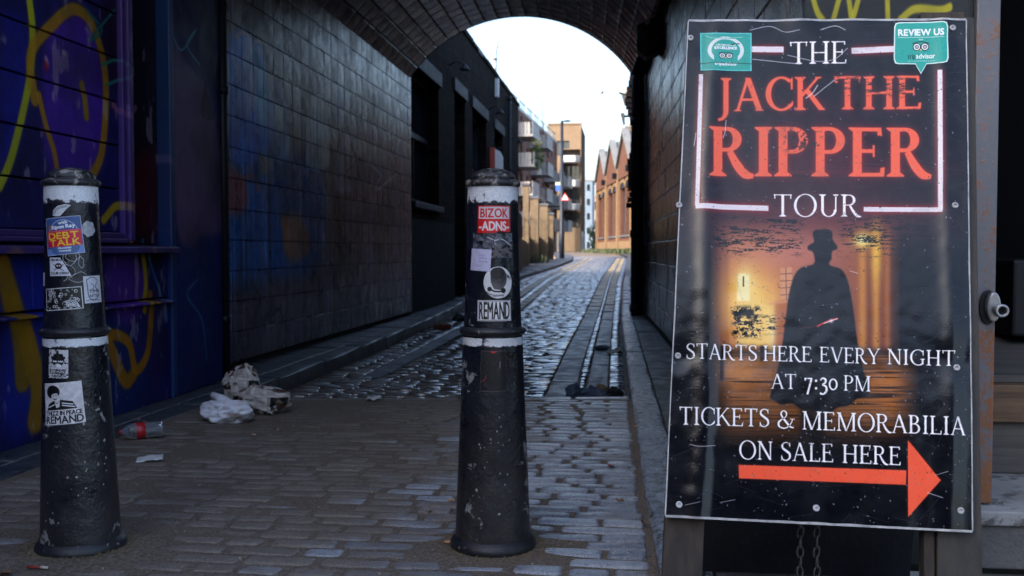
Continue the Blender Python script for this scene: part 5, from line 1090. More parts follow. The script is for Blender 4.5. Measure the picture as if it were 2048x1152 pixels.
v.text('THIZZ IN PEACE', 14, 276, 222, 254, K_, 1.6); v.text('REMAND', 10, 282, 262, 318, K_, 2); v.a[:5] = c8(232, 230, 232); bsticker(B1, 88, 163, 766, 850, v, .07, label='white sticker with a stencilled portrait above block letters')

# ================================================================== POSTER BOARD
PX = np.array([(1331, 1031), (1945, 1062), (1932, 40), (1377, 42)], float)      # BL BR TR TL in the photograph
def homog(src, dst):
    A_ = []; b_ = []
    for (x, y), (u, v) in zip(src, dst): A_ += [[x, y, 1, 0, 0, 0, -u*x, -u*y], [0, 0, 0, x, y, 1, -v*x, -v*y]]; b_ += [u, v]
    h = np.linalg.solve(A_, b_); return np.append(h, 1).reshape(3, 3)
HI = homog([(0, 0), (1, 0), (1, 1), (0, 1)], PX); HU = np.linalg.inv(HI)
def uvof(px, py): q = HU @ [px, py, 1]; return q[:2]/q[2]
BL, BR, TL_ = (np.array(q) for q in ((.079, 1.934, .289), (.648, 1.936, .275), (.133, 2.169, 1.285))); BR = dep(1945, 1062, 1.87); BL = dep(1331, 1031, 1.93); TL_ = dep(1377, 42, 2.12)
TR3 = dep(1932, 40, 2.06)
def B3(u, v): return BL*(1-u)*(1-v)+BR*u*(1-v)+TR3*u*v+TL_*(1-u)*v
BN = np.cross(BR-BL, TL_-BL); BN = BN/np.linalg.norm(BN); BN = BN if BN[1] < 0 else -BN
def bh(u, v):                                            # buckles and dents of the thin sheet
    h = .0062*math.exp(-((u-.105-.012*math.sin(v*7))/.035)**2)*min(1, (1-v)*3+.25)+.0058*math.exp(-((u-.93-.01*math.sin(v*5))/.03)**2)*(.4+.6*math.sin(v*2.6))
    h += .0042*mnoise.noise((u*2.6, v*3.1, 2))+.0006*mnoise.noise((u*8, v*9, 5))+.0005*mnoise.noise((u*26, v*40, 1))
    for a, b, r, s in ((.03, .30, .035, -.003), (.95, .31, .05, -.0035), (.035, .62, .03, -.002), (.955, .635, .035, -.003), (.21, .43, .03, -.002), (.17, .30, .04, -.002), (.5, .985, .09, .003), (.06, .94, .03, -.003), (.96, .96, .04, -.003)):
        h += s*math.exp(-((u-a)**2+((v-b)*1.7)**2)/r**2)
    if v > .93: h += .003*math.sin(u*30+2)*((v-.93)/.07)**2*math.exp(-((u-.45)/.25)**2)
    return h
# --- artwork, drawn at 1.6 texels per unit
AK = 1.6; OX, OY = 1320, 25; AW, AH = int(640*AK), int(1055*AK)
Yg, Xg = np.mgrid[0:AH, 0:AW]; Xg = Xg/AK+OX; Yg = Yg/AK+OY
def am(): return np.zeros((AH, AW))
def apoly(pts, m=None, s=0):
    m = am() if m is None else m; fill(m, [((x-OX)*AK, (y-OY)*AK) for x, y in pts]); return blur(m, s*AK) if s else m
def aline(pts, r, sm=True, soft=1.2): m = am(); line(m, [((x-OX)*AK, (y-OY)*AK) for x, y in (smooth(pts) if sm and len(pts) > 2 else pts)], r*AK, soft); return m
art = np.ones((AH, AW, 3))*c8(7, 9, 17)
def ap_(m, c, op=1.0):
    global art; m = np.clip(m*op, 0, 1)[..., None]; art = art*(1-m)+c8(*c)*m
def ga(x, y, rx, ry): return np.exp(-(((Xg-x)/rx)**2+((Yg-y)/ry)**2))
nA = vnoise(AH, AW, 160, 200, 5); nS = vnoise(AH, AW, 10, 420, 4)
ap_(ga(1640, 290, 260, 120)*(.3+.9*nA), (52, 22, 34)); ap_(ga(1640, 340, 240, 30)*nS, (110, 34, 44), .8); ap_(ga(1620, 440, 240, 55), (120, 54, 60), .75)
# street scene: warm haze, lamps, pillars, window, wet ground
win_ = np.clip((Xg-1418)/40, 0, 1)*np.clip((1800-Xg)/30, 0, 1)*np.clip((Yg-432)/60, 0, 1)*np.clip((705-Yg)/20, 0, 1)
ap_(win_, (140, 76, 60), .95); ap_(win_*ga(1500, 600, 110, 120), (232, 140, 60), .9); ap_(win_*ga(1560, 500, 140, 60), (190, 112, 96), .85); ap_(win_*ga(1760, 560, 60, 160), (150, 78, 30), .9)
for x, w0, c, op in ((1725, 7, (226, 158, 50), .9), (1738, 4, (80, 36, 20), .9), (1752, 5, (240, 176, 62), .9), (1765, 5, (84, 40, 24), .8), (1776, 4, (210, 130, 50), .7), (1790, 10, (48, 24, 20), .8), (1434, 10, (60, 34, 38), .8), (1452, 6, (92, 48, 44), .8), (1442, 3, (140, 72, 60), .6)):
    ap_(apoly([(x-w0, 440), (x+w0, 440), (x+w0, 700), (x-w0, 700)], s=3.5)*np.clip((Yg-440)/60, 0, 1), c, op*.62)
ap_(ga(1500, 600, 60, 80), (250, 190, 90), .8); ap_(ga(1490, 570, 18, 34), (255, 232, 140)); ap_(ga(1500, 610, 34, 44), (255, 214, 110), .95); ap_(apoly([(1476, 560), (1500, 560), (1500, 575), (1520, 600), (1540, 612), (1540, 690), (1474, 690)], s=3), (252, 206, 112), .9); ap_(ga(1545, 660, 10, 50), (255, 230, 150), .9)
ap_(apoly([(1478, 545), (1497, 545), (1499, 552), (1500, 600), (1474, 600), (1476, 552)], s=1), (255, 240, 180), .8); ap_(aline([(1487, 552), (1487, 570)], 1.6), (60, 40, 36), .8)
ap_(ga(1728, 478, 22, 14), (236, 200, 60), .85); ap_(ga(1724, 478, 12, 10), (255, 246, 170)); ap_(ga(1752, 505, 12, 60), (240, 190, 60), .7)
ap_(apoly([(1550, 602), (1600, 598), (1600, 690), (1548, 690)], s=3), (150, 74, 52), .5)
ap_(apoly([(1560, 534), (1584, 532), (1585, 596), (1561, 597)], s=1), (214, 150, 110), .8)
for k in range(4): ap_(aline([(1561, 546+k*14), (1585, 545+k*14)], 1), (120, 66, 56), .7)
ap_(aline([(1572, 534), (1573, 597)], 1), (120, 66, 56), .7); ap_(aline([(1540, 606), (1580, 600)], 3), (220, 150, 110), .5)
gr = np.clip((Yg-700)/14, 0, 1)*np.clip((900-Yg)/70, 0, 1)*np.clip((Xg-1416)/50, 0, 1)*np.clip((1842-Xg)/60, 0, 1)
ap_(gr*(.25+1.0*nS), (176, 104, 46), .95); ap_(gr*ga(1470, 740, 50, 30), (220, 140, 70), .7); ap_(gr*ga(1780, 770, 60, 50)*(nS > .4), (190, 112, 50), .7)
ap_(np.clip((nS-.56)*9, 0, 1)*gr, (22, 14, 14), .8)
for x0, y0, x1, y1 in ((1440, 690, 1444, 760), (1520, 690, 1524, 720)): ap_(apoly([(x0, y0), (x1+4, y0), (x1+3, y1), (x0, y1)], s=1.5), (16, 12, 18), .9)
SIL = [(1640, 458), (1655, 457), (1664, 463), (1665, 478), (1673, 489), (1674, 496), (1664, 501), (1663, 515), (1658, 524), (1662, 530), (1682, 537), (1694, 556), (1702, 590), (1708, 630), (1713, 672), (1720, 715), (1730, 752), (1739, 778), (1729, 792), (1712, 797), (1696, 810), (1676, 813), (1660, 823), (1640, 822), (1618, 818), (1600, 816), (1584, 806), (1562, 808), (1548, 800), (1540, 792), (1550, 758), (1560, 715), (1567, 672), (1573, 625), (1578, 588), (1588, 552), (1602, 534), (1624, 528), (1630, 520), (1626, 502), (1616, 497), (1617, 489), (1628, 482), (1626, 464), (1632, 458)]
ap_(apoly(smooth(SIL+[SIL[0]], 4), s=1.2), (9, 10, 17)); ap_(apoly([(1600, 800), (1660, 822), (1640, 900), (1600, 900)], s=6), (16, 14, 18), .8)
ap_(aline([(1634, 651), (1655, 641), (1675, 635)], 1.6), (200, 60, 60)); ap_(aline([(1648, 645), (1674, 636)], .9), (250, 220, 215)); ap_(aline([(1600, 655), (1634, 651)], 1), (90, 30, 26), .7); ap_(ga(1662, 640, 4, 4), (255, 230, 225), .9)
# frame with red bloom
fr_ = am()
for q in ([(1397, 150), (1398, 140), (1389, 412), (1398, 412)],): pass
for P, r_ in (([(1402, 148), (1394, 411)], 4.2), ([(1391, 411), (1537, 415)], 5.2), ([(1503, 98), (1567, 99)], 5.8), ([(1703, 101), (1792, 97)], 6), ([(1879, 140), (1880, 418)], 4.6), ([(1727, 417), (1884, 418)], 4.7)):
    m = am(); (ax, ay), (bx_, by_) = P; d_ = np.array([bx_-ax, by_-ay]); nn = np.array([-d_[1], d_[0]])/np.linalg.norm(d_)*r_; a_, b_ = np.array([ax, ay]), np.array([bx_, by_]); apoly([a_+nn, b_+nn, b_-nn, a_-nn], fr_)
fr_ = np.clip(fr_, 0, 1); ap_(np.clip(blur(fr_, 9)*2.2, 0, 1), (150, 26, 34), .75); 
red = am(); st = lambda *a, **k: serif_text(red, AK, *a, org=(OX, OY), **k)
st('JACK', 1438, 222, 1650, 219, 66, T=.155, tt=.07); st('THE', 1666, 218, 1846, 216, 66, T=.155, tt=.07); st('RIPPER', 1418, 351, 1862, 352, 98, T=.17, tt=.075); red = np.clip(red, 0, 1)
ap_(np.clip(blur(red, 11)*1.5, 0, 1), (150, 30, 34), .7); ap_(np.clip(blur(red, 1.6)*1.15, 0, 1), (226, 78, 52)); ap_(red*.6, (250, 112, 78))
wt = am(); st = lambda *a, **k: serif_text(wt, AK, *a, org=(OX, OY), **k)
st('THE', 1578, 128, 1696, 126, 44, T=.12, tt=.05); st('TOUR', 1546, 431, 1722, 432, 44, T=.115, tt=.045)
st('STARTS HERE', 1371, 716, 1625, 723, 31, T=.12, tt=.055); st('EVERY', 1638, 723, 1760, 727, 31, T=.12, tt=.055); st('NIGHT', 1773, 727, 1911, 731, 31, T=.12, tt=.055)
st('AT', 1541, 776, 1594, 777, 30, T=.12, tt=.055); st('7:30', 1607, 778, 1676, 779, 34, T=.15, tt=.07); st('PM', 1686, 780, 1742, 782, 31, T=.12, tt=.055)
st('TICKETS', 1358, 848, 1540, 853, 36, T=.12, tt=.055); st('&', 1553, 855, 1590, 856, 36, T=.12, tt=.055); st('MEMORABILIA', 1603, 858, 1932, 870, 37, T=.12, tt=.055); st('ON SALE', 1477, 917, 1668, 924, 37, T=.12, tt=.055); st('HERE', 1683, 925, 1803, 930, 37, T=.12, tt=.055)
wt = np.clip(wt, 0, 1); ap_(np.clip(blur(wt, 5)*1.2, 0, 1)*(Yg > 660), (12, 14, 20), .7); ap_(np.clip(blur(wt, 6)*.8, 0, 1)*(Yg < 460), (120, 30, 40), .6)
ar = apoly([(1477, 929), (1812, 940), (1811, 969), (1478, 956)]); ar = np.clip(ar+apoly([(1815, 879), (1881, 960), (1816, 1034)]), 0, 1); ap_(np.clip(blur(ar, 4)*1.3, 0, 1), (110, 24, 26), .9); ap_(ar, (244, 92, 62))
ap_(fr_, (226, 216, 222)); ap_(wt, (246, 242, 246))
# wear: rubbed bands, chips, scratches, creases
dash = np.clip((vnoise(AH, AW, 6, 40, 4, .7)-.53)*16, 0, 1)*np.clip((vnoise(AH, AW, 3, 5, 3)-.34)*8, 0, 1); cor = np.clip((vnoise(AH, AW, 11, 11, 4, .7)-.52)*20, 0, 1)
def zone(x0, x1, y0, y1, s=6): return apoly([(x0, y0), (x1, y0), (x1, y1), (x0, y1)], s=s)
ap_(dash*zone(1425, 1605, 432, 505), (14, 15, 22), .92); ap_(dash*zone(1680, 1860, 432, 510), (14, 15, 22), .92); ap_(zone(1485, 1600, 437, 444, 1)*(cor > .2), (14, 15, 22), .9)
ap_(cor*zone(1465, 1520, 612, 672, 3), (12, 12, 18)); ap_(zone(1478, 1508, 617, 630, 1.5), (12, 12, 18), .9); ap_(dash*zone(1465, 1610, 630, 665, 3), (14, 14, 20), .9); ap_(cor*zone(1570, 1640, 255, 300, 6), (30, 28, 34), .8); ap_(dash*zone(1660, 1850, 145, 190, 6), (26, 24, 32), .75); ap_(cor*zone(1560, 1650, 133, 150, 3), (20, 20, 28), .8); ap_(dash*zone(1560, 1700, 860, 890), (14, 14, 20), .7)
r = random.Random(21)
for k in range(1000):
    x, y = r.uniform(1330, 1950), r.uniform(35, 1070); s_ = r.uniform(.5, 2.0); ap_c = (12, 12, 16) if y < 700 and r.random() < .6 else (150, 152, 162)
    x0_, x1_ = int((x-4-OX)*AK), int((x+5-OX)*AK); y0_, y1_ = int((y-4-OY)*AK), int((y+5-OY)*AK)
    if x0_ < 0 or y0_ < 0: continue
    sub = np.zeros((max(1, y1_-y0_), max(1, x1_-x0_))); line(sub, [((x-OX)*AK-x0_, (y-OY)*AK-y0_), ((x+r.uniform(-2, 2)-OX)*AK-x0_, (y+r.uniform(-2, 2)-OY)*AK-y0_)], s_*AK*.6, 1); A__ = art[y0_:y1_, x0_:x1_]; sub = sub[:A__.shape[0], :A__.shape[1], None]*.75; art[y0_:y1_, x0_:x1_] = A__*(1-sub)+c8(*ap_c)*sub
sc_ = am()
for k in range(260):
    x, y = r.uniform(1330, 1945), r.uniform(40, 1065); a_ = r.gauss(0, .35) if r.random() < .75 else r.uniform(0, PI); l_ = r.uniform(8, 70); line(sc_, [((x-OX)*AK, (y-OY)*AK), ((x+l_*math.cos(a_)-OX)*AK, (y+l_*math.sin(a_)-OY)*AK)], .35, .9)
ap_(sc_, (120, 124, 136), .45); ap_(np.clip((vnoise(AH, AW, 90, 120, 6, .75)-.60)*7, 0, 1), (70, 72, 82), .14); ap_(np.clip((vnoise(AH, AW, 5, 5, 3, .8)-.76)*9, 0, 1), (8, 8, 12), .8)
for P, r_ in (([(1635, 170), (1625, 185), (1612, 196)], 1.6), ([(1668, 160), (1645, 178), (1628, 192)], 1.3), ([(1452, 240), (1450, 262), (1446, 275)], 1.2), ([(1392, 265), (1388, 290)], 1.2), ([(1740, 890), (1738, 900)], 1.2), ([(1380, 888), (1400, 892), (1430, 890)], 1.0), ([(1440, 1005), (1470, 999)], .7), ([(1370, 1010), (1400, 1003)], .7), ([(1855, 985), (1885, 995)], 1), ([(1870, 950), (1895, 942)], .8), ([(1500, 60), (1540, 52), (1570, 64), (1600, 60)], 1.2), ([(1640, 60), (1670, 52), (1690, 60)], 1.3), ([(1575, 110), (1630, 122), (1668, 118), (1695, 96)], 1.1), ([(1505, 118), (1560, 124), (1600, 128)], 1.2), ([(1700, 540), (1716, 545)], .8)):
    ap_(aline(P, r_*.8), (205, 205, 212), .75)
ap_(cor*zone(1560, 1640, 55, 72, 3), (10, 10, 14), .9)
# resample into the board's own coordinates
TWd, THt = 960, 1664; vv, uu = np.mgrid[0:THt, 0:TWd]; uu = (uu+.5)/TWd; vv = 1-(vv+.5)/THt; den = HI[2, 0]*uu+HI[2, 1]*vv+1
px_ = (HI[0, 0]*uu+HI[0, 1]*vv+HI[0, 2])/den; py_ = (HI[1, 0]*uu+HI[1, 1]*vv+HI[1, 2])/den
fx, fy = np.clip((px_-OX)*AK-.5, 0, AW-2), np.clip((py_-OY)*AK-.5, 0, AH-2); xi, yi = fx.astype(int), fy.astype(int); fx, fy = (fx-xi)[..., None], (fy-yi)[..., None]
tex = (art[yi, xi]*(1-fx)+art[yi, xi+1]*fx)*(1-fy)+(art[yi+1, xi]*(1-fx)+art[yi+1, xi+1]*fx)*fy
IM_ART = image('poster_print', tex)
def printmat(name, im, r0, r1, bst=.18):
    t = Nt(name); uv = t.n('ShaderNodeTexCoord', out=2); nd = t.t.nodes.new('ShaderNodeTexImage'); nd.image = im; nd.extension = 'EXTEND'; t._in(nd.inputs[0], uv); p = t.pos()
    gr_ = t.math('MULTIPLY', t.ramp(t.noise(7, 8, .75, p), [(.4, 0.), (.75, 1.)]), .05); c = t.mix(gr_, nd.outputs[0], (.20, .20, .21))
    h = t.math('ADD', t.noise(420, 3, .6, p), t.math('MULTIPLY', t.noise(60, 5, .6, p), 1.5))
    return t.fin(c, t.mr(t.noise(14, 6, .7, p), .3, .7, r0, r1), t.bump(h, bst, .0007), spec=.36, alpha=nd.outputs[1])
M_TIMB = wood('black_timber', (.016, .014, .014), (.05, .043, .038), 2, .65); M_TIMB2 = wood('worn_dark_timber', (.016, .013, .012), (.060, .046, .036), 2, .8)
M_EDGE = weathered('scraped_metal_edge', (.25, .25, .26), (.6, .6, .62), 40, .35, .6, metal=.3)
sb = thing('poster_board', 'tall black ghost tour poster board with glowing red lettering and a red arrow', 'sign', tuple(map(float, (BL+BR)/2*[1, 1, 0])))
m = MB(); m.grid(lambda u, v: B3(u, v)+BN*bh(u, v), 90, 150); m.build('poster_sheet', printmat('poster_print', IM_ART, .07, .17), sb, True)
m = MB()
for (a, b) in (((0, 0), (1, 0)), ((1, 0), (1, 1)), ((1, 1), (0, 1)), ((0, 1), (0, 0))):
    n = 60; Q = [np.array(a)+(np.array(b)-np.array(a))*k/n for k in range(n+1)]
    jig = [mnoise.noise((q[0]*9, q[1]*9, 3))*.0014 for q in Q]; out = np.array([(b[1]-a[1]), -(b[0]-a[0])])
    for k in range(n):
        for off0, off1, dn0, dn1 in ((0, .0018, .0006, .0006), (.0018, .0018, .0006, -.006)):
            f_ = lambda q, off, dn, j: B3(*q)+BN*(bh(*np.clip(q, 0, 1))+dn)+(B3(*(np.array(q)+out*.001))-B3(*q))/.001*(off+j)/.6
            m.quad(f_(Q[k], off0-.0006, dn0, -abs(jig[k])), f_(Q[k+1], off0-.0006, dn0, -abs(jig[k+1])), f_(Q[k+1], off1, dn1, 0), f_(Q[k], off1, dn1, 0))
m.build('sheet_edge', M_EDGE, sb)
m = MB(); q0, q1, q2, q3 = (B3(*c)-BN*.012 for c in ((.01, .01), (.99, .01), (.99, .99), (.01, .99))); m.prism([q0, q1, q2, q3], -BN*.01); m.build('backing_board', M_BLACK, sb)
def bb_(u0, u1, v0, v1, d0, d1, mat, nm, bev=.003):
    m = MB(); m.prism([B3(u0, v0)-BN*d0, B3(u1, v0)-BN*d0, B3(u1, v1)-BN*d0, B3(u0, v1)-BN*d0], -BN*(d1-d0)); return m.build(nm, mat, sb, bevel=bev)
vg = -.289/(TL_[2]-BL[2])                                 # board coordinate where the legs reach the ground
bb_(.0, .135, vg, .985, .024, .06, M_TIMB2, 'leg'); bb_(.90, 1.045, vg, 1.018, .024, .06, M_TIMB, 'leg'); bb_(.86, .897, vg, .98, .03, .062, M_TIMB2, 'inner_batten'); bb_(.845, 1.0, .999, 1.022, .008, .05, M_TIMB2, 'top_rail'); bb_(.14, .855, .86, .98, .024, .05, M_TIMB, 'cross_rail'); bb_(.14, .855, .03, .10, .024, .05, M_TIMB, 'cross_rail')
# rear frame of the folding stand
top = (B3(.5, 1)+BN*-.07); yb = float(2.46)
for x in (.14, .60): MB().prism([(x, yb, 0), (x+.06, yb, 0), (x+.07+.02, top[1]+.02, 1.24), (x+.01+.02, top[1]+.02, 1.24)], (0, .035, 0)).build('rear_leg', M_TIMB, sb)
MB().prism([(.13, yb-.005, .015), (.68, yb-.005, .015), (.70, top[1]+.06, 1.0), (.17, top[1]+.06, 1.0)], (0, .008, 0)).build('rear_panel', M_BLACK, sb)
# screws
for px, py in ((1358, 409), (1909, 410), (1356, 710), (1912, 734), (1358, 1009), (1632, 1016), (1921, 1021), (1905, 56), (1381, 76)):
    u, v = uvof(px, py); P = B3(u, v)+BN*(bh(u, v)+.0006); T4 = Matrix.Translation(P) @ Vector(BN).to_track_quat('Z', 'Y').to_matrix().to_4x4()
    s = MB().lathe([(.0062, 0), (.0066, .0016), (.005, .0022), (.0024, .0022), (.0022, .0004), (0, .0004)], 16); s.v = [tuple(T4 @ Vector(q)) for q in s.v]; s.build('screw', M_EDGE, sb, True)
# stickers on the board
def psticker(quad, cv, label, alpha=None):
    im = image('sticker', cv.a, alpha); H2 = homog([(0, 0), (1, 0), (1, 1), (0, 1)], quad)
    def fn(u, v): q = H2 @ [u, v, 1]; a, b = uvof(*(q[:2]/q[2])); return B3(a, b)+BN*(bh(a, b)+.0009)
    m = MB(); m.grid(fn, 14, 12); m.build('sticker', printmat('sticker_print', im, .2, .35, .1), sb, True, label=label)
TEAL = (38, 158, 146)
def owl(v, x, y, s):
    for d in (-1, 1): v.ell(x+d*s, y, s*1.0, s*.95, K_); v.ell(x+d*s, y, s*.78, s*.74, W_); v.ell(x+d*s, y, s*.5, s*.48, K_); v.ell(x+d*s, y, s*.3, s*.28, W_); v.ell(x+d*s, y, s*.15, s*.15, K_)
    v.ln([(x-2*s, y-s*.8), (x-s*.8, y-s*1.15), (x, y-s*1.2), (x+s*.8, y-s*1.15), (x+2*s, y-s*.8)], s*.1, K_); v.poly([(x-s*.3, y+s*.5), (x+s*.3, y+s*.5), (x, y+s*.95)], (230, 190, 60))
v = Cv(300, 280, (86, 190, 190), 2); v.rect(8, 8, 292, 272, TEAL); v.ell(150, 128, 106, 100, (210, 222, 222)); v.ell(150, 128, 84, 80, TEAL); v.text('HALL OF FAME', 100, 200, 34, 44, (40, 120, 110), .4); v.text('CERTIFICATE of', 92, 208, 84, 96, W_, .5); v.text('EXCELLENCE', 84, 216, 102, 120, W_, 1.2); v.rect(80, 150, 220, 228, TEAL); owl(v, 150, 168, 21); v.text('tripadvisor', 82, 218, 216, 240, W_, .8); v.ln([(0, 230), (100, 222), (300, 226)], 2.6, (20, 50, 50)); v.ln([(180, 84), (230, 78)], 3, (20, 20, 24)); v.ln([(30, 20), (90, 40), (250, 30)], 1.6, (150, 210, 205))
psticker([(1401, 141), (1503, 142), (1503, 66), (1400, 66)], v, 'square teal award sticker')
v = Cv(330, 310, (0, 0, 0), 2); al = v.mask(); rr_ = [(28, 0), (302, 0), (322, 6), (330, 28), (330, 220), (322, 242), (300, 248), (200, 250), (166, 308), (132, 250), (28, 248), (8, 242), (0, 220), (0, 28), (8, 6)]; fill(al, np.array(rr_)*2.); v.poly(rr_, (205, 225, 222)); c_ = np.array([165, 128]); v.poly([tuple(c_+(np.array(q)-c_)*[.955, .95]) for q in rr_], TEAL); v.text('REVIEW US', 24, 306, 44, 80, W_, 2); v.rect(24, 90, 306, 93, (190, 220, 216)); v.text('on', 150, 178, 98, 108, W_, .3); owl(v, 165, 148, 25); v.text('trip', 84, 134, 188, 216, (20, 40, 44), .8); v.text('advisor', 134, 252, 188, 216, W_, .8); v.text('know better book better go better', 84, 252, 226, 234, (190, 220, 216))
psticker([(1787, 149), (1896, 148), (1895, 44), (1788, 45)], v, 'teal speech bubble sticker', al)
# chains between the legs
for cx in (1601, 1634):
    P = dep(cx, 1044, 2.02); ch = MB(); x, y, z = P; link_me = None; zt = z; root_ = thing('chain', 'left steel chain hanging under the poster board' if cx < 1620 else 'right steel chain hanging under the poster board', 'chain', (float(x), float(y), float(z)), 'chains hanging under the poster board'); k = 0
    while zt > .02:
        lp = [(math.cos(q)*.0065, 0, math.sin(q)*.0125) for q in np.linspace(0, 2*PI, 13)]; m = MB(); m.tube([Vector(a) for a in lp], .0021, 6, False)
        if link_me is None: link_me = m.mesh('chain_link', weathered('tarnished_chain', (.05, .05, .055), (.14, .14, .145), 60, .4, .6, metal=.5) if 'tarnished_chain' not in bpy.data.materials else bpy.data.materials['tarnished_chain'], True)
        o = bpy.data.objects.new('chain_link', link_me); COL.objects.link(o); o.parent = root_; o.location = (random.uniform(-.001, .001), 0, -(z-zt)); o.rotation_euler = (0, random.uniform(-.15, .15), (0.25 if k % 2 else 1.35)+random.uniform(-.2, .2)); zt -= .0205; k += 1

# ================================================================== RIGHT SHOPFRONT
M_RUST = Nt('rusty_steel'); t = M_RUST; p = t.pos(); n = t.noise(9, 8, .75, t.mp(p, (1, 1, .5)), .4); n2 = t.noise(70, 6, .75, p); low = t.mr(t.sep(p, 2), 1.0, .15, 0, .07)
rs_ = t.ramp(t.math('ADD', t.math('ADD', t.math('MULTIPLY', n, .6), t.math('MULTIPLY', n2, .42)), low), [(.535, 0.), (.60, 1.)])
lkz = t.math('LESS_THAN', t.vor(1, p), -1)
c = t.mix(rs_, t.mix(n, (.095, .10, .12), (.17, .175, .20)), t.mix(n2, (.12, .045, .02), (.32, .13, .05))); M_RUST = t.fin(c, t.math('ADD', t.math('MULTIPLY', rs_, .4), .42, True), t.bump(t.math('ADD', n2, rs_), .4, .002), t.math('SUBTRACT', .35, t.math('MULTIPLY', rs_, .35), True))
YS = 2.6
sr = thing('shopfront', 'dark open shopfront with a rusty steel post and stone step on the right', 'shopfront', (.9, YS, 0))
X0, X1 = float(pl(1590, 20, 1, YS)[0]), float(pl(1949, 300, 1, YS)[0]); X2 = float(pl(1997, 300, 1, YS)[0])
MB().box(.45, X1-.002, YS+.02, YS+.06, .0, 2.6).build('black_panel', None, sr)
v = Cv(900, 1300, (22, 24, 27), 1); YW = (176, 168, 16)     # board 1 m wide, 2.6 m high, 500 units per metre
def bq(px, py): q = pl(px, py, 1, YS+.02); return ((q[0]-.45)*900, (2.6-q[2])*500)
for P in ([(1622, -20), (1634, 22), (1648, 44)], [(1665, 44), (1690, -30), (1704, 44)], [(1722, -20), (1708, 30)], [(1774, -30), (1776, 44)], [(1800, 40), (1830, 18), (1880, 20), (1900, 14)], [(1930, 145), (1950, 122)], [(1925, 205), (1950, 200)], [(1928, 255), (1952, 232)], [(1650, 1098), (1700, 1092), (1760, 1100)], [(1690, 1140), (1740, 1096)]): v.ln([bq(*q) for q in P], 5.5, YW, .85, soft=4)
v.a = v.a*(.7+.6*vnoise(1300, 900, 80, 80, 5)[..., None]); IM_SB = image('sprayed_board', v.a)
t = Nt('sprayed_black_board'); p = t.pos(); tx = t.n('ShaderNodeTexImage', {'Vector': t.comb(t.mr(t.sep(p, 0), .45, 1.45), t.mr(t.sep(p, 2), 0, 2.6))}, image=IM_SB, extension='EXTEND')
M_SBB = t.fin(tx, .42, t.bump(t.noise(40, 5, .6, p), .3, .003))
bpy.data.objects[sr.children[0].name].data.materials.clear(); sr.children[0].data.materials.append(M_SBB)
MB().box(X1, X2, YS, YS+.06, .165, 3.2).build('steel_post', M_RUST, sr, bevel=.004)
MB().box(.45, 6, YS+.02, YS+.3, 2.6, 4.2).build('upper_wall', M_SOOT, sr); M_VOID = flat('interior_shade_black', (.003, .003, .004), .95, spec=.1); MB().box(.62, 6, 3.9, 4.0, 0, 2.6).build('back_wall', M_VOID, sr); MB().box(.6, 6, YS+.07, 3.9, 2.55, 2.595).build('ceiling_board', M_VOID, sr); MB().box(.6, .615, YS+.07, 3.9, 0, 2.55).build('side_wall', M_VOID, sr); MB().box(3.5, 3.6, YS, 3.9, 0, 2.6).build('far_side_wall', M_VOID, sr)  # near-black walls carry the darkness of the interior in their colour
M_STEP = weathered('pale_step_stone', (.22, .22, .22), (.36, .36, .36), 6, .5, .8, 90, .002, .6, stain=(.10, .095, .09)); M_STEP2 = weathered('rough_grey_stone', (.09, .09, .095), (.17, .165, .16), 8, .7, .95, 70, .006, 1.0)
xs_ = float(pl(1972, 1000, 1, 2.55)[0])-.03
MB().box(xs_, 3.4, 2.545, 3.1, .123, .160).build('step_slab', M_STEP, sr, bevel=.005)
for a, b in ((xs_+.01, 1.25), (1.257, 2.0), (2.007, 3.3)): MB().box(a, b, 2.56, 3.05, .012, .1215).build('step_block', M_STEP2, sr, bevel=.006)
M_PLK = wood('brown_oak', (.06, .032, .018), (.20, .11, .055), 0, .6); M_PLKG = wood('grey_planks', (.05, .045, .043), (.12, .11, .10), 0, .75)
zA = float(pl(2020, 845, 1, 2.95)[2]); zB = float(pl(2020, 770, 1, 2.95)[2]); MB().box(.66, 3.4, 2.95, 3.0, zA, zB).build('oak_rail', M_PLK, sr, bevel=.004); MB().box(.66, 3.4, 2.98, 3.02, .161, zA-.002).build('riser_board', M_PLKG, sr, bevel=.003)
MB().prism([(.66, 3.0, zB+.001), (3.4, 3.0, zB+.001), (3.4, 3.85, zB+.10), (.66, 3.85, zB+.10)], (0, 0, .02)).build('inner_floor', M_PLKG, sr)
for k in range(3): MB().box(.75+k*.5, 1.15+k*.5, 3.3+k*.1, 3.7, zB+.1, zB+.25+.1*k).build('stall_box', M_BLACK, sr, bevel=.01)
def spray3(pts, r, y): return MB().tube([(float(pl(a, b, 1, y)[0]), y, float(pl(a, b, 1, y)[2])) for a, b in smooth(pts, 6)], r, 8)
# lock on the post
P = pl(1981, 616, 1, YS); o = thing('door_lock', 'chunky metal lock with a square socket bolted to the rusty post', 'lock', tuple(map(float, P))); M_LOCK = weathered('dull_zinc', (.30, .31, .33), (.45, .46, .48), 20, .3, .5, metal=.8)
def oval(cx, cz, rx, rz, n=24): return [(cx+rx*math.cos(2*PI*k/n), cz+rz*(math.sin(2*PI*k/n))) for k in range(n)]
x, y, z = map(float, P)
MB().prism([(a, YS-.001, b) for a, b in oval(x-.008, z+.002, .021, .043)], (0, -.008, 0)).build('back_plate', M_BLACK, o, bevel=.002)
MB().prism([(a, YS-.0095, b) for a, b in oval(x-.001, z+.004, .017, .037)], (0, -.02, 0)).build('body', M_LOCK, o, bevel=.006)
m = MB().lathe([(.009, 0), (.016, 0), (.0165, .004), (.0165, .022), (.0145, .024), (.011, .024), (.0095, .021), (.0095, .004)], 24); m.v = [(x+.010+a, YS-.029-c, z-.004+b) for a, b, c in m.v]; m.build('socket', M_LOCK, o, True)
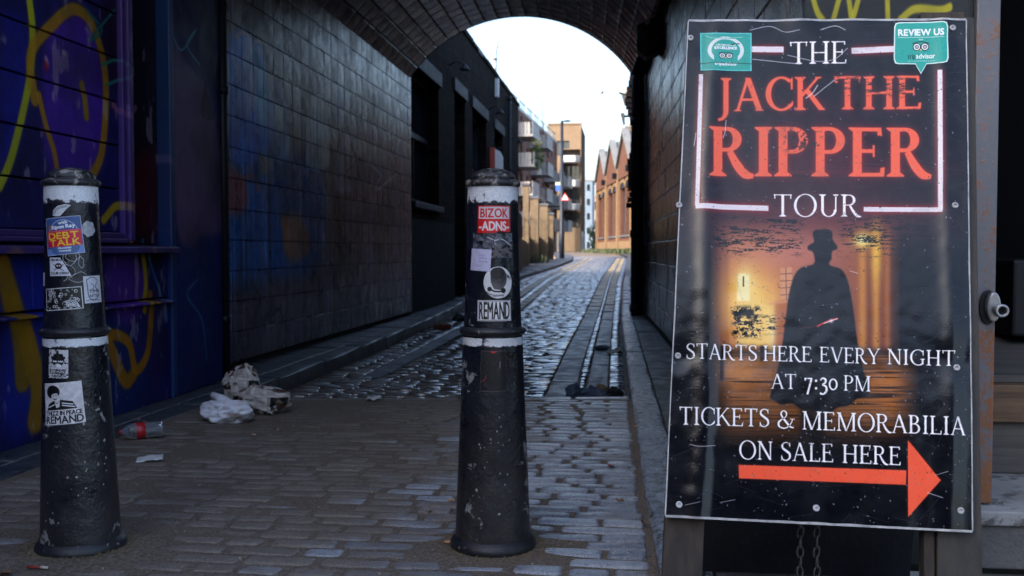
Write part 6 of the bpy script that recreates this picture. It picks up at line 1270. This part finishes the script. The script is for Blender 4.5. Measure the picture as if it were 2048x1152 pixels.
MB().box(x+.002, x+.018, YS-.034, YS-.0295, z-.012, z+.004).build('keyhole', M_BLACK, o)

# ================================================================== LITTER
def crumple(c, size, seed, nplanes=26, noise_=.03, flat_=0.0, seg=40, tilt=0):
    r = random.Random(seed); pls = []
    for _ in range(nplanes):
        n = Vector((r.gauss(0, 1), r.gauss(0, 1), r.gauss(0, .8))).normalized(); pls.append((n, r.uniform(.72, 1.0)))
    m = MB(); 
    def fn(u, v):
        a, b = 2*PI*u, PI*(v-.5); d = Vector((math.cos(a)*math.cos(b), math.sin(a)*math.cos(b), math.sin(b)))
        rad = min(1.25, min(k/max(1e-3, d.dot(n)) for n, k in pls if d.dot(n) > 1e-3)); f = mnoise.fractal(d*2.2+Vector((seed, 0, 0)), 1, 2, 3); rid = abs(mnoise.noise(d*2.6+Vector((seed*2, 1, 0))))
        rad *= 1+.09*f-.20*rid-.05*abs(mnoise.noise(d*7+Vector((seed, 5, 0)))); p = Vector((d.x*size[0], d.y*size[1], d.z*size[2]))*rad; p.z = max(p.z, -size[2]*.62+.004*f)
        q = Matrix.Rotation(tilt, 3, 'Z') @ p; return (c[0]+q.x, c[1]+q.y, c[2]+size[2]*.62+q.z)
    m.grid(fn, seg*2, seg, uv=True); return m
t = Nt('white_plastic'); p = t.pos(); n = t.noise(16, 6, .7, p); c = t.mix(t.ramp(n, [(.58, 0.), (.66, .5)]), (.78, .79, .84), (.62, .42, .44)); c = t.mix(t.ramp(t.noise(9, 3, .5, p), [(.60, 0.), (.64, .5)]), c, (.55, .36, .20)); M_PLAS = t.fin(c, .32, t.bump(t.noise(30, 7, .7, p, 1.2), .7, .012), Subsurface_Weight=.15, Subsurface_Radius=(.02, .02, .02))
v = Cv(600, 300, (205, 196, 188), 1); r = random.Random(3)
for cx in range(8):
    for k in range(30):
        x, y = 8+cx*74, 8+k*9.6
        if (cx*7+k//9) % 4 == 1: continue
        v.rect(x, y, x+66*r.uniform(.7, 1), y+4.2, (88, 84, 82), .75)
for x, y, a, b, c in ((90, 20, 120, 60, (30, 30, 30)), (240, 120, 140, 90, (24, 24, 22)), (400, 10, 150, 110, (20, 20, 20)), (30, 190, 110, 80, (40, 38, 36)), (470, 170, 100, 100, (28, 26, 24))):
    v.rect(x, y, x+a, y+b, c); v.ell(x+a*.4, y+b*.45, a*.2, b*.3, (150, 130, 110), .8); v.rect(x+a*.6, y+b*.6, x+a*.9, y+b*.9, (150, 60, 40), .6)
v.rect(10, 60, 40, 90, (110, 130, 40)); v.text('NEWS', 252, 300, 24, 44, (40, 40, 40), 1)
IM_NEWS = image('newsprint_page', v.a); t = Nt('newsprint'); p = t.pos(); tx = t.n('ShaderNodeTexImage', {'Vector': t.mp(t.n('ShaderNodeTexCoord', out=2), (2, 1.6, 1))}, image=IM_NEWS)
M_NEWS = t.fin(tx, .6, t.bump(t.noise(20, 6, .7, p, 1), .6, .012))
A_ = pl(432, 850, 2, 0); bag = thing('plastic_bag', 'crumpled white plastic bag lying on the setts by the kerb', 'bag', (float(A_[0]), float(A_[1]), 0))
MB_ = crumple((A_[0]+.015, A_[1]+.10, -.004), (.145, .10, .075), 3, 30, tilt=-.1); MB_.build('bag_body', M_PLAS, bag, True)
m = MB(); P1, P2 = pl(425, 790, 1, A_[1]+.16), pl(480, 818, 1, A_[1]+.1); m.tube([P1, P1*.6+P2*.4+Z(.004), P1*.25+P2*.75, P2-Z(.012)], [.016, .021, .018, .026], 10); m.build('twisted_handle', M_PLAS, bag, True)
A_ = pl(495, 838, 2, 0); nw = thing('newspaper', 'scrunched printed newspaper bundle behind the white plastic bag', 'newspaper', (float(A_[0]), float(A_[1]), 0))
crumple((A_[0]+.0, A_[1]+.20, 0), (.175, .09, .09), 8, 18, tilt=-.15).build('crumpled_sheet', M_NEWS, nw, True); crumple((A_[0]-.12, A_[1]+.26, .05), (.115, .08, .115), 15, 16).build('raised_fold', M_NEWS, nw, True); crumple((A_[0]+.05, A_[1]+.16, 0), (.06, .05, .04), 19, 16).build('torn_corner', M_NEWS, nw, True)
# bottle
a, b = pl(238, 882, 2, 0), pl(326, 874, 2, 0); d = (b-a)/np.linalg.norm(b-a); L = np.linalg.norm(b-a); bt = thing('drink_bottle', 'clear plastic drink bottle with red label lying beside the left bollard', 'bottle', tuple(map(float, a)))
t = Nt('clear_plastic'); M_CLR = t.fin((.75, .8, .85), .12, IOR=1.35, Transmission_Weight=.85, spec=.6)
ax = Matrix.Translation(Vector(a)+Vector((0, 0, .036))) @ Vector(d).to_track_quat('Z', 'Y').to_matrix().to_4x4()
def bl(prof, mat, nm, seg=28):
    m = MB().lathe([(r_*1.0, z_*L) for r_, z_ in prof], seg); m.v = [tuple(ax @ Vector(q)) for q in m.v]; return m.build(nm, mat, bt, True)
bl([(.0, .99), (.022, .985), (.031, .97), (.034, .93), (.033, .85), (.0345, .80), (.0325, .74), (.0345, .70), (.0345, .58)], M_CLR, 'base'); bl([(.0345, .58), (.0352, .575), (.0352, .38), (.0345, .375)], Nt('red_label').fin((.42, .015, .02), .35), 'label'); bl([(.0345, .375), (.034, .30), (.028, .20), (.018, .12), (.0125, .08), (.0125, .05)], M_CLR, 'neck'); bl([(.0, -.005), (.0145, .0), (.0150, .055), (.0125, .057)], flat('red_cap', (.30, .02, .02), .4), 'cap')
m = MB(); m.grid(lambda u, v: tuple(ax @ Vector((.0356*math.cos(-1.9+u*.9), .0356*math.sin(-1.9+u*.9), L*(.46+v*.08)))), 8, 3); m.build('label_panel', M_WHITE, bt, True)
bl([(.0, .34), (.026, .335), (.030, .27), (.020, .17), (.0, .16)], Nt('pale_dregs').fin((.30, .27, .24), .4), 'dregs')
def sheet(name, label, cat, corners, lift=.006, seed=1, mat=None, n=10):
    P = [pl(x, y, 2, .002) for x, y in corners]; o = tag(MB().grid(lambda u, v: (P[0]*(1-u)*(1-v)+P[1]*u*(1-v)+P[2]*u*v+P[3]*(1-u)*v)+Z(.004+lift*(.5+mnoise.noise((u*3+seed, v*3, seed)))+lift*abs(mnoise.noise((u*6, v*5, seed)))), n, n).build(name, mat, None, True), label, cat)
    s = o.modifiers.new('thickness', 'SOLIDIFY'); s.thickness = .0006; return o
M_TISS = weathered('white_tissue', (.6, .6, .6), (.72, .72, .72), 20, .8, .9)
sheet('paper_scrap', 'curled white paper strip on the setts right of the left bollard', 'paper', [(272, 928), (326, 922), (327, 911), (274, 918)], .005, 2, M_TISS)
sheet('paper_scrap', 'flat white paper scrap at the foot of the raised setts edge', 'paper', [(732, 803), (762, 802), (764, 796), (736, 797)], .010, 4, M_TISS)
def butt(px, py, ang, L_, k, lab, col=(.55, .28, .12)):
    P = pl(px, py, 2, .006); d = np.array([math.cos(ang), math.sin(ang), 0])*L_/2; o = thing('cigarette_butt', lab, 'cigarette butt', tuple(map(float, P)), 'cigarette butts')
    MB().tube([P-d+Z(.006), P+d*.3+Z(.006)], .004, 8).build('filter', flat('filter_%d' % k, col, .8), o, True); MB().tube([P+d*.3+Z(.006), P+d+Z(.005)], .0037, 8).build('paper', flat('butt_paper_%d' % k, (.5, .42, .36), .8), o, True)
for k, q in enumerate(((902, 790+298, .25, .035, 'orange cigarette butt left of the middle bollard foot'), (903, 1004, .3, .02, 'small orange cigarette butt upper left of the middle bollard foot'), (1273, 855, -.1, .018, 'small cigarette butt by the right kerb'), (508, 872, .1, .016, 'tiny orange cigarette butt beyond the newspaper'))): butt(q[0], q[1], q[2], q[3], k, q[4])
butt(75, 1139, .02, .055, 9, 'dark red stub in front of the left bollard', (.22, .03, .02))
def leaf(px, py, s, col, lab, seed):
    P = pl(px, py, 2, .004); r = random.Random(seed); m = MB(); n = 9; ring = [(P[0]+s*(1+r.uniform(-.35, .3))*math.cos(2*PI*i/n), P[1]+s*.8*(1+r.uniform(-.35, .3))*math.sin(2*PI*i/n), .006+r.uniform(0, .012)) for i in range(n)]
    for i in range(n): m.poly([ring[i], ring[(i+1) % n], (P[0], P[1], .006)])
    return tag(m.build('dead_leaf', flat('leaf_%d' % seed, col, .8), None), lab, 'leaf', 'dead leaves')
for i, (x, y, s, c, l) in enumerate(((1222, 933, .014, (.28, .10, .07), 'reddish dead leaf among the bluish setts near the right kerb'), (1240, 1003, .012, (.22, .12, .06), 'brown dead leaf close to the right kerb'), (857, 1027, .012, (.30, .24, .18), 'pale dead leaf left of the middle bollard'), (10, 1150, .02, (.20, .09, .05), 'brown dead leaf in the near left corner'), (553, 862, .012, (.30, .16, .13), 'pinkish leaf scrap behind the middle of the setts'), (745, 989, .010, (.3, .26, .2), 'pale leaf scrap between the two bollards'), (1290, 1048, .014, (.20, .11, .05), 'orange brown leaf against the kerb below the board'))): leaf(x, y, s, c, l, i+1)
# brick and dumped cloth in the gutter
P = pl(866, 660, 2, -.1); o = MB(); o.obox(P+Z(.0), (.2, .03, 0), (-.015, .1, 0), (0, 0, .062)); tag(o.build('loose_brick', weathered('broken_brick', (.20, .07, .045), (.32, .13, .08), 20, .8, .9, 50, .006, .9), None, bevel=.008), 'loose reddish brick lying on the road beside the left kerb', 'brick')
t = Nt('sodden_cloth'); p = t.pos(); M_CLOTH = t.fin(t.mix(t.noise(12, 5, .7, p), (.02, .035, .07), (.09, .13, .22)), .45, t.bump(t.noise(24, 6, .7, p, 1), .9, .02))
P = pl(1186, 795, 2, -.1); cl = thing('discarded_clothing', 'sodden dark blue clothing heaped in the gutter at the raised edge', 'clothing', tuple(map(float, P)))
crumple((P[0]-.03, P[1]+.05, -.1), (.11, .05, .035), 31, 12).build('cloth_heap', M_CLOTH, cl, True); crumple((P[0]-.12, P[1]+.02, -.1), (.06, .04, .05), 35, 14, tilt=.5).build('cloth_fold', M_CLOTH, cl, True); crumple((P[0]+.02, P[1]+.0, -.1), (.07, .03, .045), 38, 14, tilt=-.4).build('cloth_fold', M_CLOTH, cl, True); crumple((P[0]+.13, P[1]+.06, -.1), (.05, .035, .04), 34, 20).build('sleeve', M_BLACK, cl, True); crumple((P[0]+.055, P[1]+.03, -.075), (.036, .03, .035), 36, 20).build('brown_cap', weathered('brown_felt', (.10, .075, .05), (.2, .15, .1), 30, .8, .9), cl, True)
P = pl(1205, 700, 2, -.1); bg_ = thing('rubbish_bag', 'flattened dark bag lying on the wet lane by the right kerb', 'bag', tuple(map(float, P)))
crumple((P[0], P[1]+.03, -.1), (.09, .07, .025), 41, 18).build('bag_body', M_CLOTH, bg_, True); sheet('carton_flap', 'pale torn carton flap on the wet lane beside the dark bag', 'carton', [(1212, 674+12), (1245, 672+12), (1243, 666+12), (1216, 668+12)], .02, 7, M_TISS).location.z = -.1
P = pl(885, 652, 2, -.1); o = thing('rubbish_bag', 'small dark bag in the left gutter beyond the loose brick', 'bag', tuple(map(float, P))); crumple((P[0]+.05, P[1]+.9, -.1), (.10, .12, .05), 44, 18).build('bag_body', M_BLACK, o, True)
# grit and crumbs trodden into the joints
m = MB(); r = random.Random(77)
for k in range(8000):
    y = 1.9+3.4*r.random()**1.3; x = r.uniform(-2.5, .5); s = r.uniform(.0012, .0042)*(1 if r.random() < .95 else 1.9)
    if math.hypot(x+.351, y-2.649) < .116 or math.hypot(x+1.445, y-2.507) < .116 or y > edge_y(x): continue
    z = .003 if x < rk(y) else .008; z += bury(x, y)*.5 if -2.1 < x < rk(y) else 0; a, b, c, d = [Vector((r.uniform(-s, s), r.uniform(-s, s), r.uniform(0, s*1.3))) for _ in range(4)]; n = len(m.v); q = Vector((x, y, max(z, -.002)+.001)); m.v += [tuple(q+w) for w in (a, b, c, d)]; m.f += [(n, n+1, n+2), (n, n+2, n+3), (n, n+3, n+1), (n+1, n+3, n+2)]
gm = Nt('grit'); tag(m.build('grit', gm.fin(gm.mix(gm.noise(900, 1, .5, gm.pos()), (.06, .045, .03), (.42, .36, .28)), .9), None), kind='stuff')
m = MB()
for bx, by in ((-1.445, 2.507), (-.351, 2.649)):
    for k in range(900):
        q = r.uniform(-PI, PI); rad = .118+abs(r.gauss(0, .025)); s = r.uniform(.001, .003); x, y = bx+rad*math.cos(q), by+rad*math.sin(q); a = Vector((r.uniform(-1, 1), r.uniform(-1, 1), r.uniform(.1, .6)))*s*2.5; b = Vector((-a.y, a.x, 0)).normalized()*s*.4; Q = Vector((x, y, bury(x, y)+.003)); m.quad(Q-b, Q+b, Q+a+b, Q+a-b)
tag(m.build('moss_crumbs', flat('dry_moss', (.20, .14, .06), .9), None), kind='stuff')
print('OBJECTS', len(S.objects), 'TRIS', sum(len(o.data.polygons) for o in S.objects if o.type == 'MESH'))
